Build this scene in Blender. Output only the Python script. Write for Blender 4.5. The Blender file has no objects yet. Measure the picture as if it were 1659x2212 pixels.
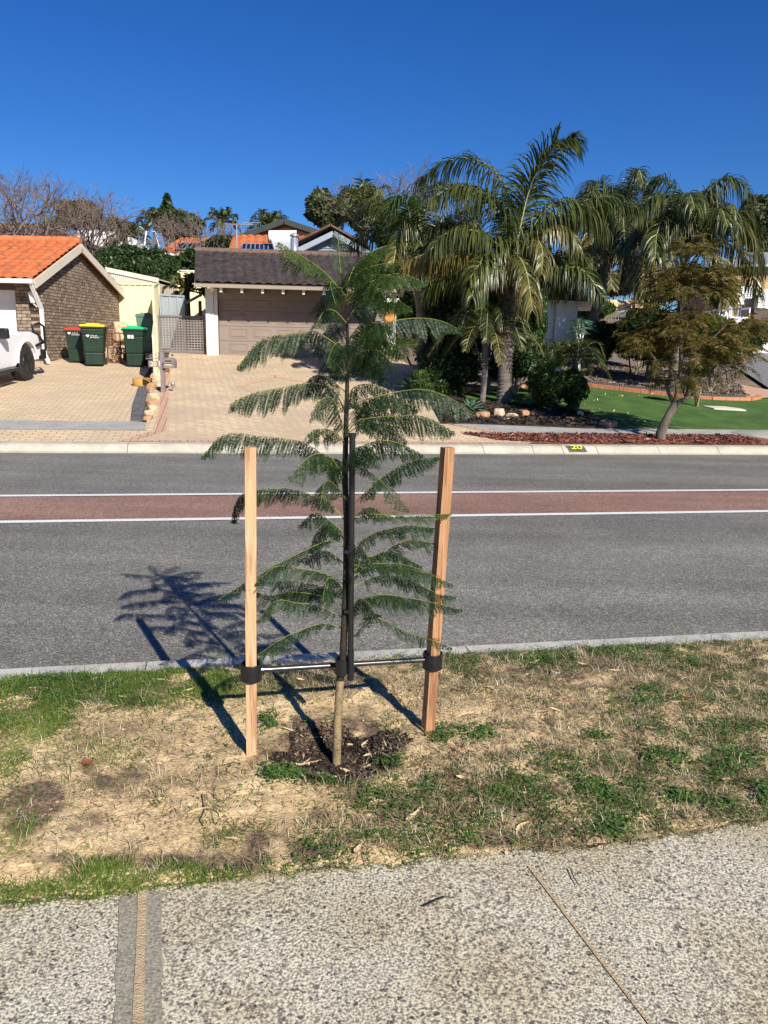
import bpy, math, random
import numpy as np
from mathutils import Vector, noise
R=math.radians
random.seed(7); rng=np.random.default_rng(7)
S=bpy.context.scene; COL=S.collection
# ------------------------------------------------ camera, world, sun, exposure
F=1662.; TH=R(12.3); RO=R(1.2); CZ=1.62
fw=np.array([0,math.cos(TH),-math.sin(TH)]); r0=np.array([1.,0,0]); u0=np.array([0,math.sin(TH),math.cos(TH)])
cr=math.cos(RO)*r0+math.sin(RO)*u0; cu=-math.sin(RO)*r0+math.cos(RO)*u0
cam=bpy.data.objects.new('camera',bpy.data.cameras.new('camera')); COL.objects.link(cam)
cam.data.sensor_fit='VERTICAL'; cam.data.sensor_height=34.6; cam.data.lens=26.0; cam.data.clip_start=.05; cam.data.clip_end=3000
from mathutils import Matrix
cam.matrix_world=Matrix(((cr[0],cu[0],-fw[0],0),(cr[1],cu[1],-fw[1],0),(cr[2],cu[2],-fw[2],CZ),(0,0,0,1)))
S.camera=cam
W=bpy.data.worlds.new('World'); S.world=W; W.use_nodes=True
wn=W.node_tree.nodes; wl=W.node_tree.links
sky=wn.new('ShaderNodeTexSky'); sky.sky_type='NISHITA'; sky.sun_disc=False
EL=33.0; AZ=-60.0     # sun: elevation, and its direction measured from +X
sky.sun_elevation=R(EL); sky.sun_rotation=R(90-AZ)
sky.altitude=0; sky.air_density=1.0; sky.dust_density=0.1; sky.ozone_density=5.0
bg=wn['Background']; bg.inputs['Strength'].default_value=.05
hs=wn.new('ShaderNodeHueSaturation'); hs.inputs['Saturation'].default_value=1.25
hs.inputs['Hue'].default_value=.505
wl.new(sky.outputs[0],hs.inputs['Color']); tn=wn.new('ShaderNodeMixRGB'); tn.blend_type='MULTIPLY'; tn.inputs[0].default_value=1; tn.inputs[2].default_value=(.74,1.0,1.38,1); wl.new(hs.outputs[0],tn.inputs[1]); wl.new(tn.outputs[0],bg.inputs[0])
sl=bpy.data.lights.new('sun','SUN'); sl.energy=5.0; sl.angle=R(.5); sl.color=(1,.93,.82)
sun=bpy.data.objects.new('sun',sl); COL.objects.link(sun)
sd=Vector((math.cos(R(EL))*math.cos(R(AZ)),math.cos(R(EL))*math.sin(R(AZ)),math.sin(R(EL))))
sun.rotation_euler=sd.to_track_quat('Z','Y').to_euler()
S.view_settings.view_transform='Standard'; S.view_settings.look='None'; S.view_settings.gamma=1; S.view_settings.exposure=0.55
S.render.engine='CYCLES'
# ------------------------------------------------ picture <-> place
def ray(px,py):
    d=fw+(px-829.5)/F*cr-(py-1106)/F*cu
    return d/d[1]
def P(px,py,Y):
    q=ray(px,py); return np.array([q[0]*Y,Y,CZ+q[2]*Y])
A=np.array([.979,.2038]); A/=np.linalg.norm(A); N=np.array([-A[1],A[0]]); KS=.0106
SL=.09
def H(t):
    if t<3.84: return 0.
    if t<12.4: return -.12+.045*(1-((t-8.12)/4.28)**2)
    if t<12.65: return -.12+.12*(t-12.4)/.25
    if t<80: return SL*(t-12.65)
    return SL*67.35+(t-80)*.01
def gz(x,y):
    s=x*A[0]+y*A[1]; t=x*N[0]+y*N[1]
    return -KS*s+H(t)
def G(px,py):
    q=ray(px,py); lo=.5; hi=.5
    while hi<300:
        hi=lo*1.03
        if CZ+q[2]*hi<gz(q[0]*hi,hi): break
        lo=hi
    for _ in range(30):
        m=(lo+hi)/2
        if CZ+q[2]*m<gz(q[0]*m,m): hi=m
        else: lo=m
    return np.array([q[0]*lo,lo,gz(q[0]*lo,lo)])
def ST(s,t,z=None,dz=0.):
    x=s*A[0]+t*N[0]; y=s*A[1]+t*N[1]
    return (x,y,-KS*s+(H(t) if z is None else z)+dz)
def stof(p): return p[0]*A[0]+p[1]*A[1], p[0]*N[0]+p[1]*N[1]
def zat(px,py,Y): return P(px,py,Y)[2]
# ------------------------------------------------ object helpers
ORG={}
def tagd(o,label=None,cat=None,group=None,kind=None):
    if label: o['label']=label
    if cat: o['category']=cat
    if group: o['group']=group
    if kind: o['kind']=kind
    return o
def thing(name,loc,label,cat,group=None,rz=0,rx=0):
    o=bpy.data.objects.new(name,None); COL.objects.link(o); o.location=[float(v) for v in loc]; o.rotation_euler=(rx,0,rz)
    o.empty_display_size=.1
    ORG[o.name]=np.array(loc,float); return tagd(o,label,cat,group)
def link(name,me,mat,parent=None,org=None):
    o=bpy.data.objects.new(name,me); COL.objects.link(o)
    if mat:
        for m in (mat if isinstance(mat,(list,tuple)) else [mat]): me.materials.append(m)
    if parent: o.parent=parent
    return o
class MB:
    def __init__(s): s.v=[]; s.f=[]; s.m=[]; s.sm=[]
    def add(s,vs,fs,m=0,sm=False):
        b=len(s.v); s.v+= [tuple(map(float,v)) for v in vs]
        s.f+=[[b+i for i in f] for f in fs]; s.m+=[m]*len(fs); s.sm+=[sm]*len(fs)
    def box(s,c,d,rz=0,m=0,rx=0,ry=0):
        M=Matrix.Translation(Vector([float(q) for q in c]))@Matrix.Rotation(rz,4,'Z')@Matrix.Rotation(ry,4,'Y')@Matrix.Rotation(rx,4,'X')
        vs=[M@Vector((x*d[0]/2,y*d[1]/2,z*d[2]/2)) for x in(-1,1) for y in(-1,1) for z in(-1,1)]
        s.add(vs,[(0,1,3,2),(4,6,7,5),(0,4,5,1),(2,3,7,6),(0,2,6,4),(1,5,7,3)],m)
    def hexa(s,b,t,m=0):   # bottom quad, top quad
        n=len(b); s.add(list(b)+list(t),[tuple(range(n))[::-1],tuple(range(n,2*n))]+[(i,(i+1)%n,n+(i+1)%n,n+i) for i in range(n)],m)
    def beam(s,p,q,w,h,m=0,up=(0,0,1)):
        p=np.array(p,float);q=np.array(q,float);d=q-p;d/=np.linalg.norm(d);a=np.cross(d,up);a/=np.linalg.norm(a);b=np.cross(a,d)
        f=lambda c:[c+a*w/2*i+b*h/2*j for i,j in((-1,-1),(1,-1),(1,1),(-1,1))]
        s.hexa(f(p),f(q),m)
    def tube(s,pts,rad,n=8,m=0,cap=True,sm=True):
        pts=[np.array(p,float) for p in pts]; k=len(pts)
        if not hasattr(rad,'__len__'): rad=[rad]*k
        vs=[];fs=[]
        for i in range(k):
            d=pts[min(i+1,k-1)]-pts[max(i-1,0)]; d/= (np.linalg.norm(d)+1e-9)
            a=np.cross(d,(0,0,1) if abs(d[2])<.9 else (0,1,0)) if i==0 else a-d*np.dot(a,d)
            a/= (np.linalg.norm(a)+1e-9); b=np.cross(d,a)
            for j in range(n):
                th=2*math.pi*j/n; vs.append(pts[i]+rad[i]*(math.cos(th)*a+math.sin(th)*b))
        for i in range(k-1):
            for j in range(n): fs.append((i*n+j,i*n+(j+1)%n,(i+1)*n+(j+1)%n,(i+1)*n+j))
        s.add(vs,fs,m,sm)
        if cap: s.add([vs[j] for j in range(n)][::-1],[tuple(range(n))],m); s.add(vs[(k-1)*n:],[tuple(range(n))],m)
    def lathe(s,c,prof,n=16,m=0,sm=True):
        vs=[];fs=[];k=len(prof)
        for r_,z in prof:
            for j in range(n):
                th=2*math.pi*j/n; vs.append((c[0]+r_*math.cos(th),c[1]+r_*math.sin(th),c[2]+z))
        for i in range(k-1):
            for j in range(n): fs.append((i*n+j,i*n+(j+1)%n,(i+1)*n+(j+1)%n,(i+1)*n+j))
        s.add(vs,fs,m,sm); s.add(vs[:n][::-1],[tuple(range(n))],m); s.add(vs[-n:],[tuple(range(n))],m)
    def poly(s,pts,m=0): s.add(pts,[tuple(range(len(pts)))],m)
    def prism(s,pts,vec,m=0):
        vec=np.array(vec,float); s.hexa([np.array(p,float) for p in pts],[np.array(p,float)+vec for p in pts],m)
    def build(s,name,mat,parent=None,org=None,bevel=0,**kw):
        o0=np.zeros(3)
        if parent is not None and org is None:
            q=parent
            while q.parent: q=q.parent
            o0=ORG.get(q.name,o0)
        if org is not None: o0=np.array(org,float)
        me=bpy.data.meshes.new(name); me.from_pydata([tuple(np.array(v)-o0) for v in s.v],[],s.f)
        me.polygons.foreach_set('material_index',s.m); me.polygons.foreach_set('use_smooth',s.sm); me.update()
        o=link(name,me,mat,parent)
        if parent is None and org is not None: o.location=[float(v) for v in org]; ORG[o.name]=o0
        if bevel:
            b=o.modifiers.new('b','BEVEL'); b.width=bevel; b.segments=2; b.limit_method='ANGLE'; b.angle_limit=R(35)
        return tagd(o,**kw)
def nmesh(name,V,Fc,mat,parent=None,org=None,smooth=False,**kw):
    """V (n,3) float, Fc (m,k) int : numpy mesh"""
    o0=np.zeros(3)
    if parent is not None and org is None:
        q=parent
        while q.parent: q=q.parent
        o0=ORG.get(q.name,o0)
    if org is not None: o0=np.array(org,float)
    V=np.asarray(V,float)-o0; Fc=np.asarray(Fc,np.int32); k=Fc.shape[1]
    me=bpy.data.meshes.new(name); me.vertices.add(len(V)); me.vertices.foreach_set('co',V.ravel())
    me.loops.add(Fc.size); me.loops.foreach_set('vertex_index',Fc.ravel())
    me.polygons.add(len(Fc)); me.polygons.foreach_set('loop_start',np.arange(0,Fc.size,k,dtype=np.int32))
    me.polygons.foreach_set('use_smooth',[smooth]*len(Fc))
    me.update(calc_edges=True); me.validate()
    o=link(name,me,mat,parent)
    if parent is None and org is not None: o.location=[float(v) for v in org]; ORG[o.name]=o0
    return tagd(o,**kw)
def quads(Q): # (n,4,3)
    Q=np.asarray(Q); n=len(Q); return Q.reshape(-1,3), np.arange(n*4).reshape(n,4)
def clone(o,parent=None):
    c=o.copy(); COL.objects.link(c); c.parent=parent
    for ch in list(o.children): clone(ch,c)
    return c
# ------------------------------------------------ materials
def newmat(name):
    m=bpy.data.materials.new(name); m.use_nodes=True; nt=m.node_tree; return m,nt.nodes,nt.links,nt.nodes['Principled BSDF']
def nd(n,t,**k):
    o=n.new(t)
    for a,b in k.items():
        if a in o.inputs.keys() if isinstance(a,str) else False: o.inputs[a].default_value=b
        else: setattr(o,a,b)
    return o
def ramp(n,stops,interp='LINEAR'):
    r=n.new('ShaderNodeValToRGB'); e=r.color_ramp; e.interpolation=interp
    while len(e.elements)<len(stops): e.elements.new(.5)
    for el,(p,c) in zip(e.elements,stops): el.position=p; el.color=(*c,1) if len(c)==3 else c
    return r
def c3(c): return (*c,1)
def mk(name,c1,c2=None,sc=3.,rough=.8,bump=0.,bsc=40.,metal=0.,spec=.3,detail=6,c3_=None,sc3=30,amt3=.5,stretch=None,coat=0.):
    m,n,l,p=newmat(name); p.inputs['Roughness'].default_value=rough; p.inputs['Metallic'].default_value=metal
    p.inputs['Specular IOR Level'].default_value=spec; p.inputs['Coat Weight'].default_value=coat
    tc=n.new('ShaderNodeTexCoord'); vec=tc.outputs['Object']
    if stretch:
        mp=n.new('ShaderNodeMapping'); mp.inputs['Scale'].default_value=stretch; l.new(vec,mp.inputs[0]); vec=mp.outputs[0]
    if c2 is None: p.inputs['Base Color'].default_value=c3(c1)
    else:
        t=n.new('ShaderNodeTexNoise'); t.inputs['Scale'].default_value=sc; t.inputs['Detail'].default_value=detail; t.inputs['Roughness'].default_value=.6
        l.new(vec,t.inputs['Vector']); r=ramp(n,[(.35,c1),(.65,c2)]); l.new(t.outputs[0],r.inputs[0]); out=r.outputs[0]
        if c3_:
            t2=n.new('ShaderNodeTexNoise'); t2.inputs['Scale'].default_value=sc3; t2.inputs['Detail'].default_value=4; l.new(vec,t2.inputs['Vector'])
            r2=ramp(n,[(.5,(0,0,0)),(.62,(amt3,)*3)]); l.new(t2.outputs[0],r2.inputs[0])
            mx=n.new('ShaderNodeMixRGB'); l.new(r2.outputs[0],mx.inputs[0]); l.new(out,mx.inputs[1]); mx.inputs[2].default_value=c3(c3_); out=mx.outputs[0]
        l.new(out,p.inputs['Base Color'])
    if bump:
        t=n.new('ShaderNodeTexNoise'); t.inputs['Scale'].default_value=bsc; t.inputs['Detail'].default_value=5; l.new(vec,t.inputs['Vector'])
        b=n.new('ShaderNodeBump'); b.inputs['Strength'].default_value=bump; b.inputs['Distance'].default_value=.02; l.new(t.outputs[0],b.inputs['Height']); l.new(b.outputs[0],p.inputs['Normal'])
    return m
def leafmat(name,stops,trans=.25,rough=.45,nsc=1.5,spec=.4):
    """per-leaf random colour (ramp over island random + slow noise)"""
    m,n,l,p=newmat(name); p.inputs['Roughness'].default_value=rough; p.inputs['Specular IOR Level'].default_value=spec
    g=n.new('ShaderNodeNewGeometry'); tc=n.new('ShaderNodeTexCoord'); t=n.new('ShaderNodeTexNoise'); t.inputs['Scale'].default_value=nsc; t.inputs['Detail'].default_value=3
    l.new(tc.outputs['Object'],t.inputs['Vector'])
    a=n.new('ShaderNodeMath'); a.operation='MULTIPLY_ADD'; l.new(t.outputs[0],a.inputs[0]); a.inputs[1].default_value=1.3; a.inputs[2].default_value=-.4
    b=n.new('ShaderNodeMath'); b.operation='MULTIPLY_ADD'; l.new(g.outputs['Random Per Island'],b.inputs[0]); b.inputs[1].default_value=.5; l.new(a.outputs[0],b.inputs[2])
    r=ramp(n,stops); l.new(b.outputs[0],r.inputs[0]); l.new(r.outputs[0],p.inputs['Base Color'])
    tr=n.new('ShaderNodeBsdfTranslucent'); br=n.new('ShaderNodeMixRGB'); br.blend_type='MULTIPLY'; br.inputs[0].default_value=1; l.new(r.outputs[0],br.inputs[1]); br.inputs[2].default_value=(1.6,1.9,.7,1); l.new(br.outputs[0],tr.inputs[0])
    mx=n.new('ShaderNodeMixShader'); mx.inputs[0].default_value=trans; l.new(p.outputs[0],mx.inputs[1]); l.new(tr.outputs[0],mx.inputs[2])
    l.new(mx.outputs[0],n['Material Output'].inputs[0]); return m
def brickmat(name,c1,c2,mortar,bw,bh,ms=.012,rot=0.,axes='xy',rough=.85,offset=.5,var=None,bump=.5,squash=1.,freq=2,dirt=None,sq=2):
    m,n,l,p=newmat(name); p.inputs['Roughness'].default_value=rough; p.inputs['Specular IOR Level'].default_value=.2
    tc=n.new('ShaderNodeTexCoord'); sp=n.new('ShaderNodeSeparateXYZ'); l.new(tc.outputs['Object'],sp.inputs[0]); cb=n.new('ShaderNodeCombineXYZ')
    for i,a in enumerate(axes): l.new(sp.outputs['xyz'.index(a)],cb.inputs[i])
    mp=n.new('ShaderNodeMapping'); mp.inputs['Rotation'].default_value[2]=rot; l.new(cb.outputs[0],mp.inputs[0])
    # slight wobble
    nz=n.new('ShaderNodeTexNoise'); nz.inputs['Scale'].default_value=3; l.new(mp.outputs[0],nz.inputs['Vector'])
    va=n.new('ShaderNodeVectorMath'); va.operation='MULTIPLY_ADD'; l.new(nz.outputs['Color'],va.inputs[0]); va.inputs[1].default_value=(.012,.012,0); l.new(mp.outputs[0],va.inputs[2])
    b=n.new('ShaderNodeTexBrick'); l.new(va.outputs[0],b.inputs['Vector']); b.inputs['Scale'].default_value=1; b.inputs['Brick Width'].default_value=bw; b.inputs['Row Height'].default_value=bh
    b.inputs['Mortar Size'].default_value=ms; b.inputs['Mortar Smooth'].default_value=.2; b.inputs['Color1'].default_value=c3(c1); b.inputs['Color2'].default_value=c3(c2); b.inputs['Mortar'].default_value=c3(mortar); b.offset=offset
    b.squash=squash; b.squash_frequency=sq
    out=b.outputs['Color']
    if var:
        t=n.new('ShaderNodeTexNoise'); t.inputs['Scale'].default_value=var[1]; t.inputs['Detail'].default_value=6; l.new(cb.outputs[0],t.inputs['Vector'])
        r=ramp(n,[(.4,(0,0,0)),(.7,(var[2],)*3)]); l.new(t.outputs[0],r.inputs[0]); mx=n.new('ShaderNodeMixRGB'); l.new(r.outputs[0],mx.inputs[0]); l.new(out,mx.inputs[1]); mx.inputs[2].default_value=c3(var[0]); out=mx.outputs[0]
    t=n.new('ShaderNodeTexNoise'); t.inputs['Scale'].default_value=60; t.inputs['Detail'].default_value=4; l.new(cb.outputs[0],t.inputs['Vector'])
    r=ramp(n,[(.3,(.78,)*3),(.7,(1.12,)*3)]); l.new(t.outputs[0],r.inputs[0]); mx=n.new('ShaderNodeMixRGB'); mx.blend_type='MULTIPLY'; mx.inputs[0].default_value=1; l.new(out,mx.inputs[1]); l.new(r.outputs[0],mx.inputs[2]); out=mx.outputs[0]
    l.new(out,p.inputs['Base Color'])
    if bump:
        bp=n.new('ShaderNodeBump'); bp.inputs['Strength'].default_value=bump; bp.inputs['Distance'].default_value=.01; bp.invert=True; l.new(b.outputs['Fac'],bp.inputs['Height']); l.new(bp.outputs[0],p.inputs['Normal'])
    return m
def ramp_noise(n,l,vec,sc,stops,detail=4,vor=False,rnd=1.):
    if vor:
        t=n.new('ShaderNodeTexVoronoi'); t.inputs['Scale'].default_value=sc; t.inputs['Randomness'].default_value=rnd; l.new(vec,t.inputs['Vector'])
        s=n.new('ShaderNodeSeparateColor'); l.new(t.outputs['Color'],s.inputs[0]); r=ramp(n,stops); l.new(s.outputs[0],r.inputs[0]); return t,r
    t=n.new('ShaderNodeTexNoise'); t.inputs['Scale'].default_value=sc; t.inputs['Detail'].default_value=detail; l.new(vec,t.inputs['Vector']); r=ramp(n,stops); l.new(t.outputs[0],r.inputs[0]); return t,r
def mul(n,l,a,b,fac=1.,mode='MULTIPLY'):
    mx=n.new('ShaderNodeMixRGB'); mx.blend_type=mode; mx.inputs[0].default_value=fac; l.new(a,mx.inputs[1]); l.new(b,mx.inputs[2]); return mx.outputs[0]
def asphalt(name,c,speck,sc=150,patch=.12):
    m,n,l,p=newmat(name); p.inputs['Roughness'].default_value=.8; p.inputs['Specular IOR Level'].default_value=.25
    tc=n.new('ShaderNodeTexCoord'); v=tc.outputs['Object']
    t,r=ramp_noise(n,l,v,sc,[(0.,tuple(x*.45 for x in c)),(.35,tuple(x*.85 for x in c)),(.75,tuple(x*1.1 for x in c)),(.92,speck),(1.,tuple(min(1,x*1.2) for x in speck))],vor=True)
    t2,r2=ramp_noise(n,l,v,1.1,[(.3,(1-patch,)*3),(.7,(1+patch,)*3)],6); o=mul(n,l,r.outputs[0],r2.outputs[0])
    mp=n.new('ShaderNodeMapping'); mp.inputs['Rotation'].default_value[2]=-math.atan2(A[1],A[0]); mp.inputs['Scale'].default_value=(.10,1.5,1); l.new(v,mp.inputs[0])
    t3,r3=ramp_noise(n,l,mp.outputs[0],1.3,[(.35,(.80,)*3),(.65,(1.10,)*3)],4); o=mul(n,l,o,r3.outputs[0])
    t5,r5=ramp_noise(n,l,v,.55,[(.60,(1,)*3),(.66,(.86,)*3)],5); o=mul(n,l,o,r5.outputs[0])
    t4,r4=ramp_noise(n,l,v,14,[(.3,(.9,)*3),(.7,(1.08,)*3)],6); o=mul(n,l,o,r4.outputs[0])
    l.new(o,p.inputs['Base Color'])
    b=n.new('ShaderNodeBump'); b.inputs['Strength'].default_value=.55; b.inputs['Distance'].default_value=.004; l.new(t.outputs['Distance'],b.inputs['Height']); b.invert=True; l.new(b.outputs[0],p.inputs['Normal'])
    return m
def aggregate(name):
    m,n,l,p=newmat(name); p.inputs['Roughness'].default_value=.8; p.inputs['Specular IOR Level'].default_value=.25
    tc=n.new('ShaderNodeTexCoord'); v=tc.outputs['Object']
    t,r=ramp_noise(n,l,v,135,[(.34,(.18,.172,.152)),(.445,(.33,.31,.26)),(.505,(.50,.465,.37)),(.56,(.68,.635,.50)),(.75,(.78,.73,.59))],4)
    t2,r2=ramp_noise(n,l,v,105,[(.0,(.22,.23,.26)),(.06,(.45,.46,.48)),(.15,(.85,.84,.82)),(.4,(1.,.99,.96)),(1,(1.05,1.05,1.02))],vor=True)
    o=mul(n,l,r.outputs[0],r2.outputs[0])
    t3,r3=ramp_noise(n,l,v,2.2,[(.35,(.86,.80,.70)),(.6,(1.03,1.03,1.03))],7); o=mul(n,l,o,r3.outputs[0])
    t4,r4=ramp_noise(n,l,v,240,[(.3,(.8,.8,.8)),(.7,(1.12,1.12,1.1))],2); o=mul(n,l,o,r4.outputs[0])
    l.new(o,p.inputs['Base Color'])
    b=n.new('ShaderNodeBump'); b.inputs['Strength'].default_value=.55; b.inputs['Distance'].default_value=.006; l.new(t.outputs[0],b.inputs['Height']); l.new(b.outputs[0],p.inputs['Normal'])
    return m
def sandmat(name,cols=((.30,.215,.125),(.42,.32,.19),(.52,.41,.25)),dark=(.13,.095,.065)):
    m,n,l,p=newmat(name); p.inputs['Roughness'].default_value=.95; p.inputs['Specular IOR Level'].default_value=.1
    tc=n.new('ShaderNodeTexCoord'); v=tc.outputs['Object']
    t,r=ramp_noise(n,l,v,2.6,[(.34,cols[0]),(.48,cols[1]),(.66,cols[2])],8)
    t2,r2=ramp_noise(n,l,v,55,[(.3,(.72,.7,.68)),(.65,(1.15,)*3)],5); o=mul(n,l,r.outputs[0],r2.outputs[0])
    t3,r3=ramp_noise(n,l,v,210,[(0.,(.5,.48,.45)),(.16,(.9,.9,.9)),(1,(1.08,)*3)],vor=True); o=mul(n,l,o,r3.outputs[0])
    t4,r4=ramp_noise(n,l,v,7,[(.58,(0,0,0)),(.72,(.75,)*3)],7); mx=n.new('ShaderNodeMixRGB'); l.new(r4.outputs[0],mx.inputs[0]); l.new(o,mx.inputs[1]); mx.inputs[2].default_value=c3(dark)
    l.new(mx.outputs[0],p.inputs['Base Color'])
    b=n.new('ShaderNodeBump'); b.inputs['Strength'].default_value=.7; b.inputs['Distance'].default_value=.012; l.new(t2.outputs[0],b.inputs['Height'])
    l.new(b.outputs[0],p.inputs['Normal']); return m
M={}
M['asphalt']=asphalt('asphalt',(.19,.182,.158),(.38,.37,.335))
M['redasphalt']=asphalt('red_asphalt',(.29,.165,.125),(.40,.29,.235),sc=150)
M['line']=mk('line_paint',(.72,.72,.70),(.86,.86,.84),sc=30,rough=.6,c3_=(.4,.39,.37),sc3=90,amt3=.5)
M['agg']=aggregate('exposed_aggregate')
M['sand']=sandmat('sandy_soil')
M['kerb']=mk('kerb_concrete',(.40,.39,.36),(.54,.52,.47),sc=5,rough=.85,bump=.25,bsc=120,c3_=(.25,.24,.22),sc3=18,amt3=.4)
M['kerb_far']=mk('kerb_concrete_far',(.40,.37,.30),(.52,.48,.39),sc=2.5,rough=.85,bump=.2,bsc=90,c3_=(.33,.3,.25),sc3=7,amt3=.35)
M['joint']=mk('joint_dark',(.06,.055,.05))
M['jointband']=mk('smooth_concrete_band',(.14,.13,.10),(.42,.385,.29),sc=130,rough=.85,bump=.2,bsc=150,c3_=(.33,.3,.24),sc3=120,amt3=.6)
M['jointsand']=mk('joint_sand',(.42,.31,.18),(.55,.43,.27),sc=40,rough=.95,bump=.5,bsc=180)
M['earth']=mk('earth',(.17,.12,.075),(.25,.19,.11),sc=1.2,rough=.95,bump=.4,bsc=25,c3_=(.08,.10,.035),sc3=.6,amt3=.8)
M['bark_mulch']=mk('bark_mulch',(.09,.065,.05),(.25,.2,.16),sc=22,rough=.95,bump=1,bsc=60,c3_=(.4,.34,.28),sc3=50,amt3=.6)
M['dark_mulch']=mk('dark_mulch',(.018,.014,.012),(.06,.045,.035),sc=30,rough=.9,bump=1,bsc=70)
M['red_mulch']=mk('red_mulch',(.09,.03,.02),(.27,.09,.06),sc=24,rough=.9,bump=1,bsc=60,c3_=(.42,.27,.2),sc3=45,amt3=.6)
M['path_grey']=mk('grey_path',(.32,.31,.28),(.42,.41,.37),sc=3,rough=.9,bump=.3,bsc=80,c3_=(.2,.2,.19),sc3=60,amt3=.6)
M['paver']=brickmat('cream_paver',(.74,.58,.385),(.61,.475,.315),(.20,.15,.10),.22,.11,.006,rot=R(30),var=((.46,.36,.25),.9,.75))
M['paver_l']=brickmat('cream_paver_left',(.74,.58,.375),(.61,.475,.31),(.20,.14,.09),.23,.115,.007,rot=R(-12),var=((.50,.39,.27),.8,.7))
M['paver_pink']=brickmat('pink_paver',(.60,.37,.25),(.54,.34,.23),(.22,.14,.10),.22,.11,.006,rot=R(78))
M['paver_grey']=brickmat('grey_paver',(.115,.115,.12),(.16,.16,.165),(.04,.04,.04),.8,.12,.01,rot=R(-6))
M['lawn']=mk('green_lawn',(.03,.085,.014),(.085,.165,.034),sc=2.,rough=.9,bump=.8,bsc=140,c3_=(.11,.19,.045),sc3=70,amt3=.8)
M['brickedge']=brickmat('salmon_brick',(.55,.23,.12),(.48,.2,.11),(.3,.17,.1),.4,.4,.012)
M['wallbrick']=brickmat('brown_brick_x',(.46,.36,.27),(.24,.18,.135),(.085,.06,.04),.24,.086,.010,axes='xz',bump=.7,var=((.075,.05,.038),8,.8))
M['wallbricky']=brickmat('brown_brick_y',(.46,.36,.27),(.24,.18,.135),(.085,.06,.04),.24,.086,.010,axes='yz',bump=.7,var=((.075,.05,.038),8,.8))
M['orange_tile']=mk('orange_roof_tile',(.46,.13,.045),(.60,.19,.07),sc=2,rough=.75,bump=.2,bsc=40,c3_=(.24,.12,.07),sc3=7,amt3=.65)
M['dark_tile']=mk('charcoal_roof_tile',(.034,.029,.027),(.072,.058,.053),sc=2.5,rough=.65,bump=.2,bsc=40,c3_=(.15,.1,.075),sc3=8,amt3=.4)
M['brown_tile']=mk('brown_roof_tile',(.10,.055,.04),(.16,.09,.065),sc=6,rough=.8)
M['cream']=mk('cream_paint',(.62,.57,.46),(.68,.63,.51),sc=1,rough=.5)
M['cream_steel']=mk('cream_fence_steel',(.72,.66,.42),(.76,.70,.46),sc=.8,rough=.5)
M['cream_shed']=mk('pale_shed_steel',(.62,.56,.45),(.66,.6,.49),sc=1,rough=.5)
M['white']=mk('white_paint',(.74,.74,.72),(.8,.8,.78),sc=2,rough=.45)
M['greywhite']=mk('weathered_white_paint',(.62,.62,.63),(.7,.7,.7),sc=2,rough=.6)
M['taupe']=mk('taupe_paint',(.225,.18,.155),(.25,.20,.17),sc=1.2,rough=.6)
M['taupe_dk']=mk('dark_taupe_timber',(.10,.075,.062),(.13,.1,.083),sc=4,rough=.8,bump=.2,bsc=60)
M['beige']=mk('beige_trim',(.30,.26,.20),(.34,.29,.23),sc=2,rough=.6)
M['black']=mk('black_plastic',(.012,.012,.013),rough=.38,spec=.5)
M['rubber']=mk('rubber',(.02,.02,.02),(.035,.034,.033),sc=20,rough=.85)
M['dark']=mk('dark_interior',(.01,.01,.01),rough=.7)
M['glass']=mk('dark_glass',(.015,.02,.025),rough=.08,spec=.8)
M['carwhite']=mk('white_car_paint',(.82,.82,.83),rough=.3,coat=.6)
M['metalgrey']=mk('grey_steel',(.33,.37,.42),(.42,.46,.5),sc=2,rough=.42,metal=.3)
M['galv']=mk('galvanised',(.5,.53,.57),(.62,.64,.66),sc=6,rough=.35,metal=.7)
M['grey_weather']=mk('grey_boards',(.22,.26,.31),(.30,.34,.38),sc=5,rough=.8,stretch=(.5,.5,3))
M['bin_green']=mk('dark_green_plastic',(.009,.027,.016),(.013,.036,.021),sc=4,rough=.5,spec=.4)
M['yellow']=mk('yellow_plastic',(.75,.52,.02),rough=.45); M['red']=mk('red_plastic',(.55,.03,.02),rough=.45)
M['lime']=mk('bright_green_plastic',(.01,.42,.16),rough=.45); M['greylid']=mk('grey_green_plastic',(.10,.19,.16),rough=.55)
M['rust']=mk('rusty_steel',(.09,.035,.02),(.2,.08,.04),sc=15,rough=.9)
M['wood']=mk('pine_stake',(.56,.33,.17),(.72,.49,.30),sc=3.,rough=.8,stretch=(16,16,.8),c3_=(.34,.16,.08),sc3=3.2,amt3=.8,bump=.5,bsc=22)
M['wood2']=mk('red_stake',(.36,.185,.09),(.56,.32,.17),sc=3.,rough=.8,stretch=(16,16,.8),c3_=(.20,.085,.04),sc3=3.2,amt3=.8,bump=.5,bsc=22)
M['bark']=mk('young_bark',(.19,.14,.075),(.33,.25,.13),sc=25,rough=.9,bump=.5,bsc=120,c3_=(.1,.08,.05),sc3=60,amt3=.5)
M['barkshade']=mk('shaded_young_bark',(.018,.014,.010),(.04,.032,.02),sc=25,rough=.9,bump=.5,bsc=120)  # shade on the upper sapling stem, painted into the bark colour
M['bark_grey']=mk('grey_bark',(.17,.14,.11),(.30,.25,.2),sc=9,rough=.95,bump=.8,bsc=40,stretch=(1,1,.5))
M['bark_brown']=mk('brown_bark',(.085,.068,.052),(.19,.155,.12),sc=9,rough=.95,bump=.9,bsc=40,stretch=(1,1,.5))
M['bark_far']=mk('far_bark',(.14,.11,.09),(.24,.2,.17),sc=3,rough=.95)
M['twig_far']=mk('bare_twigs',(.15,.11,.095),(.25,.195,.175),sc=2,rough=.95)
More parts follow.
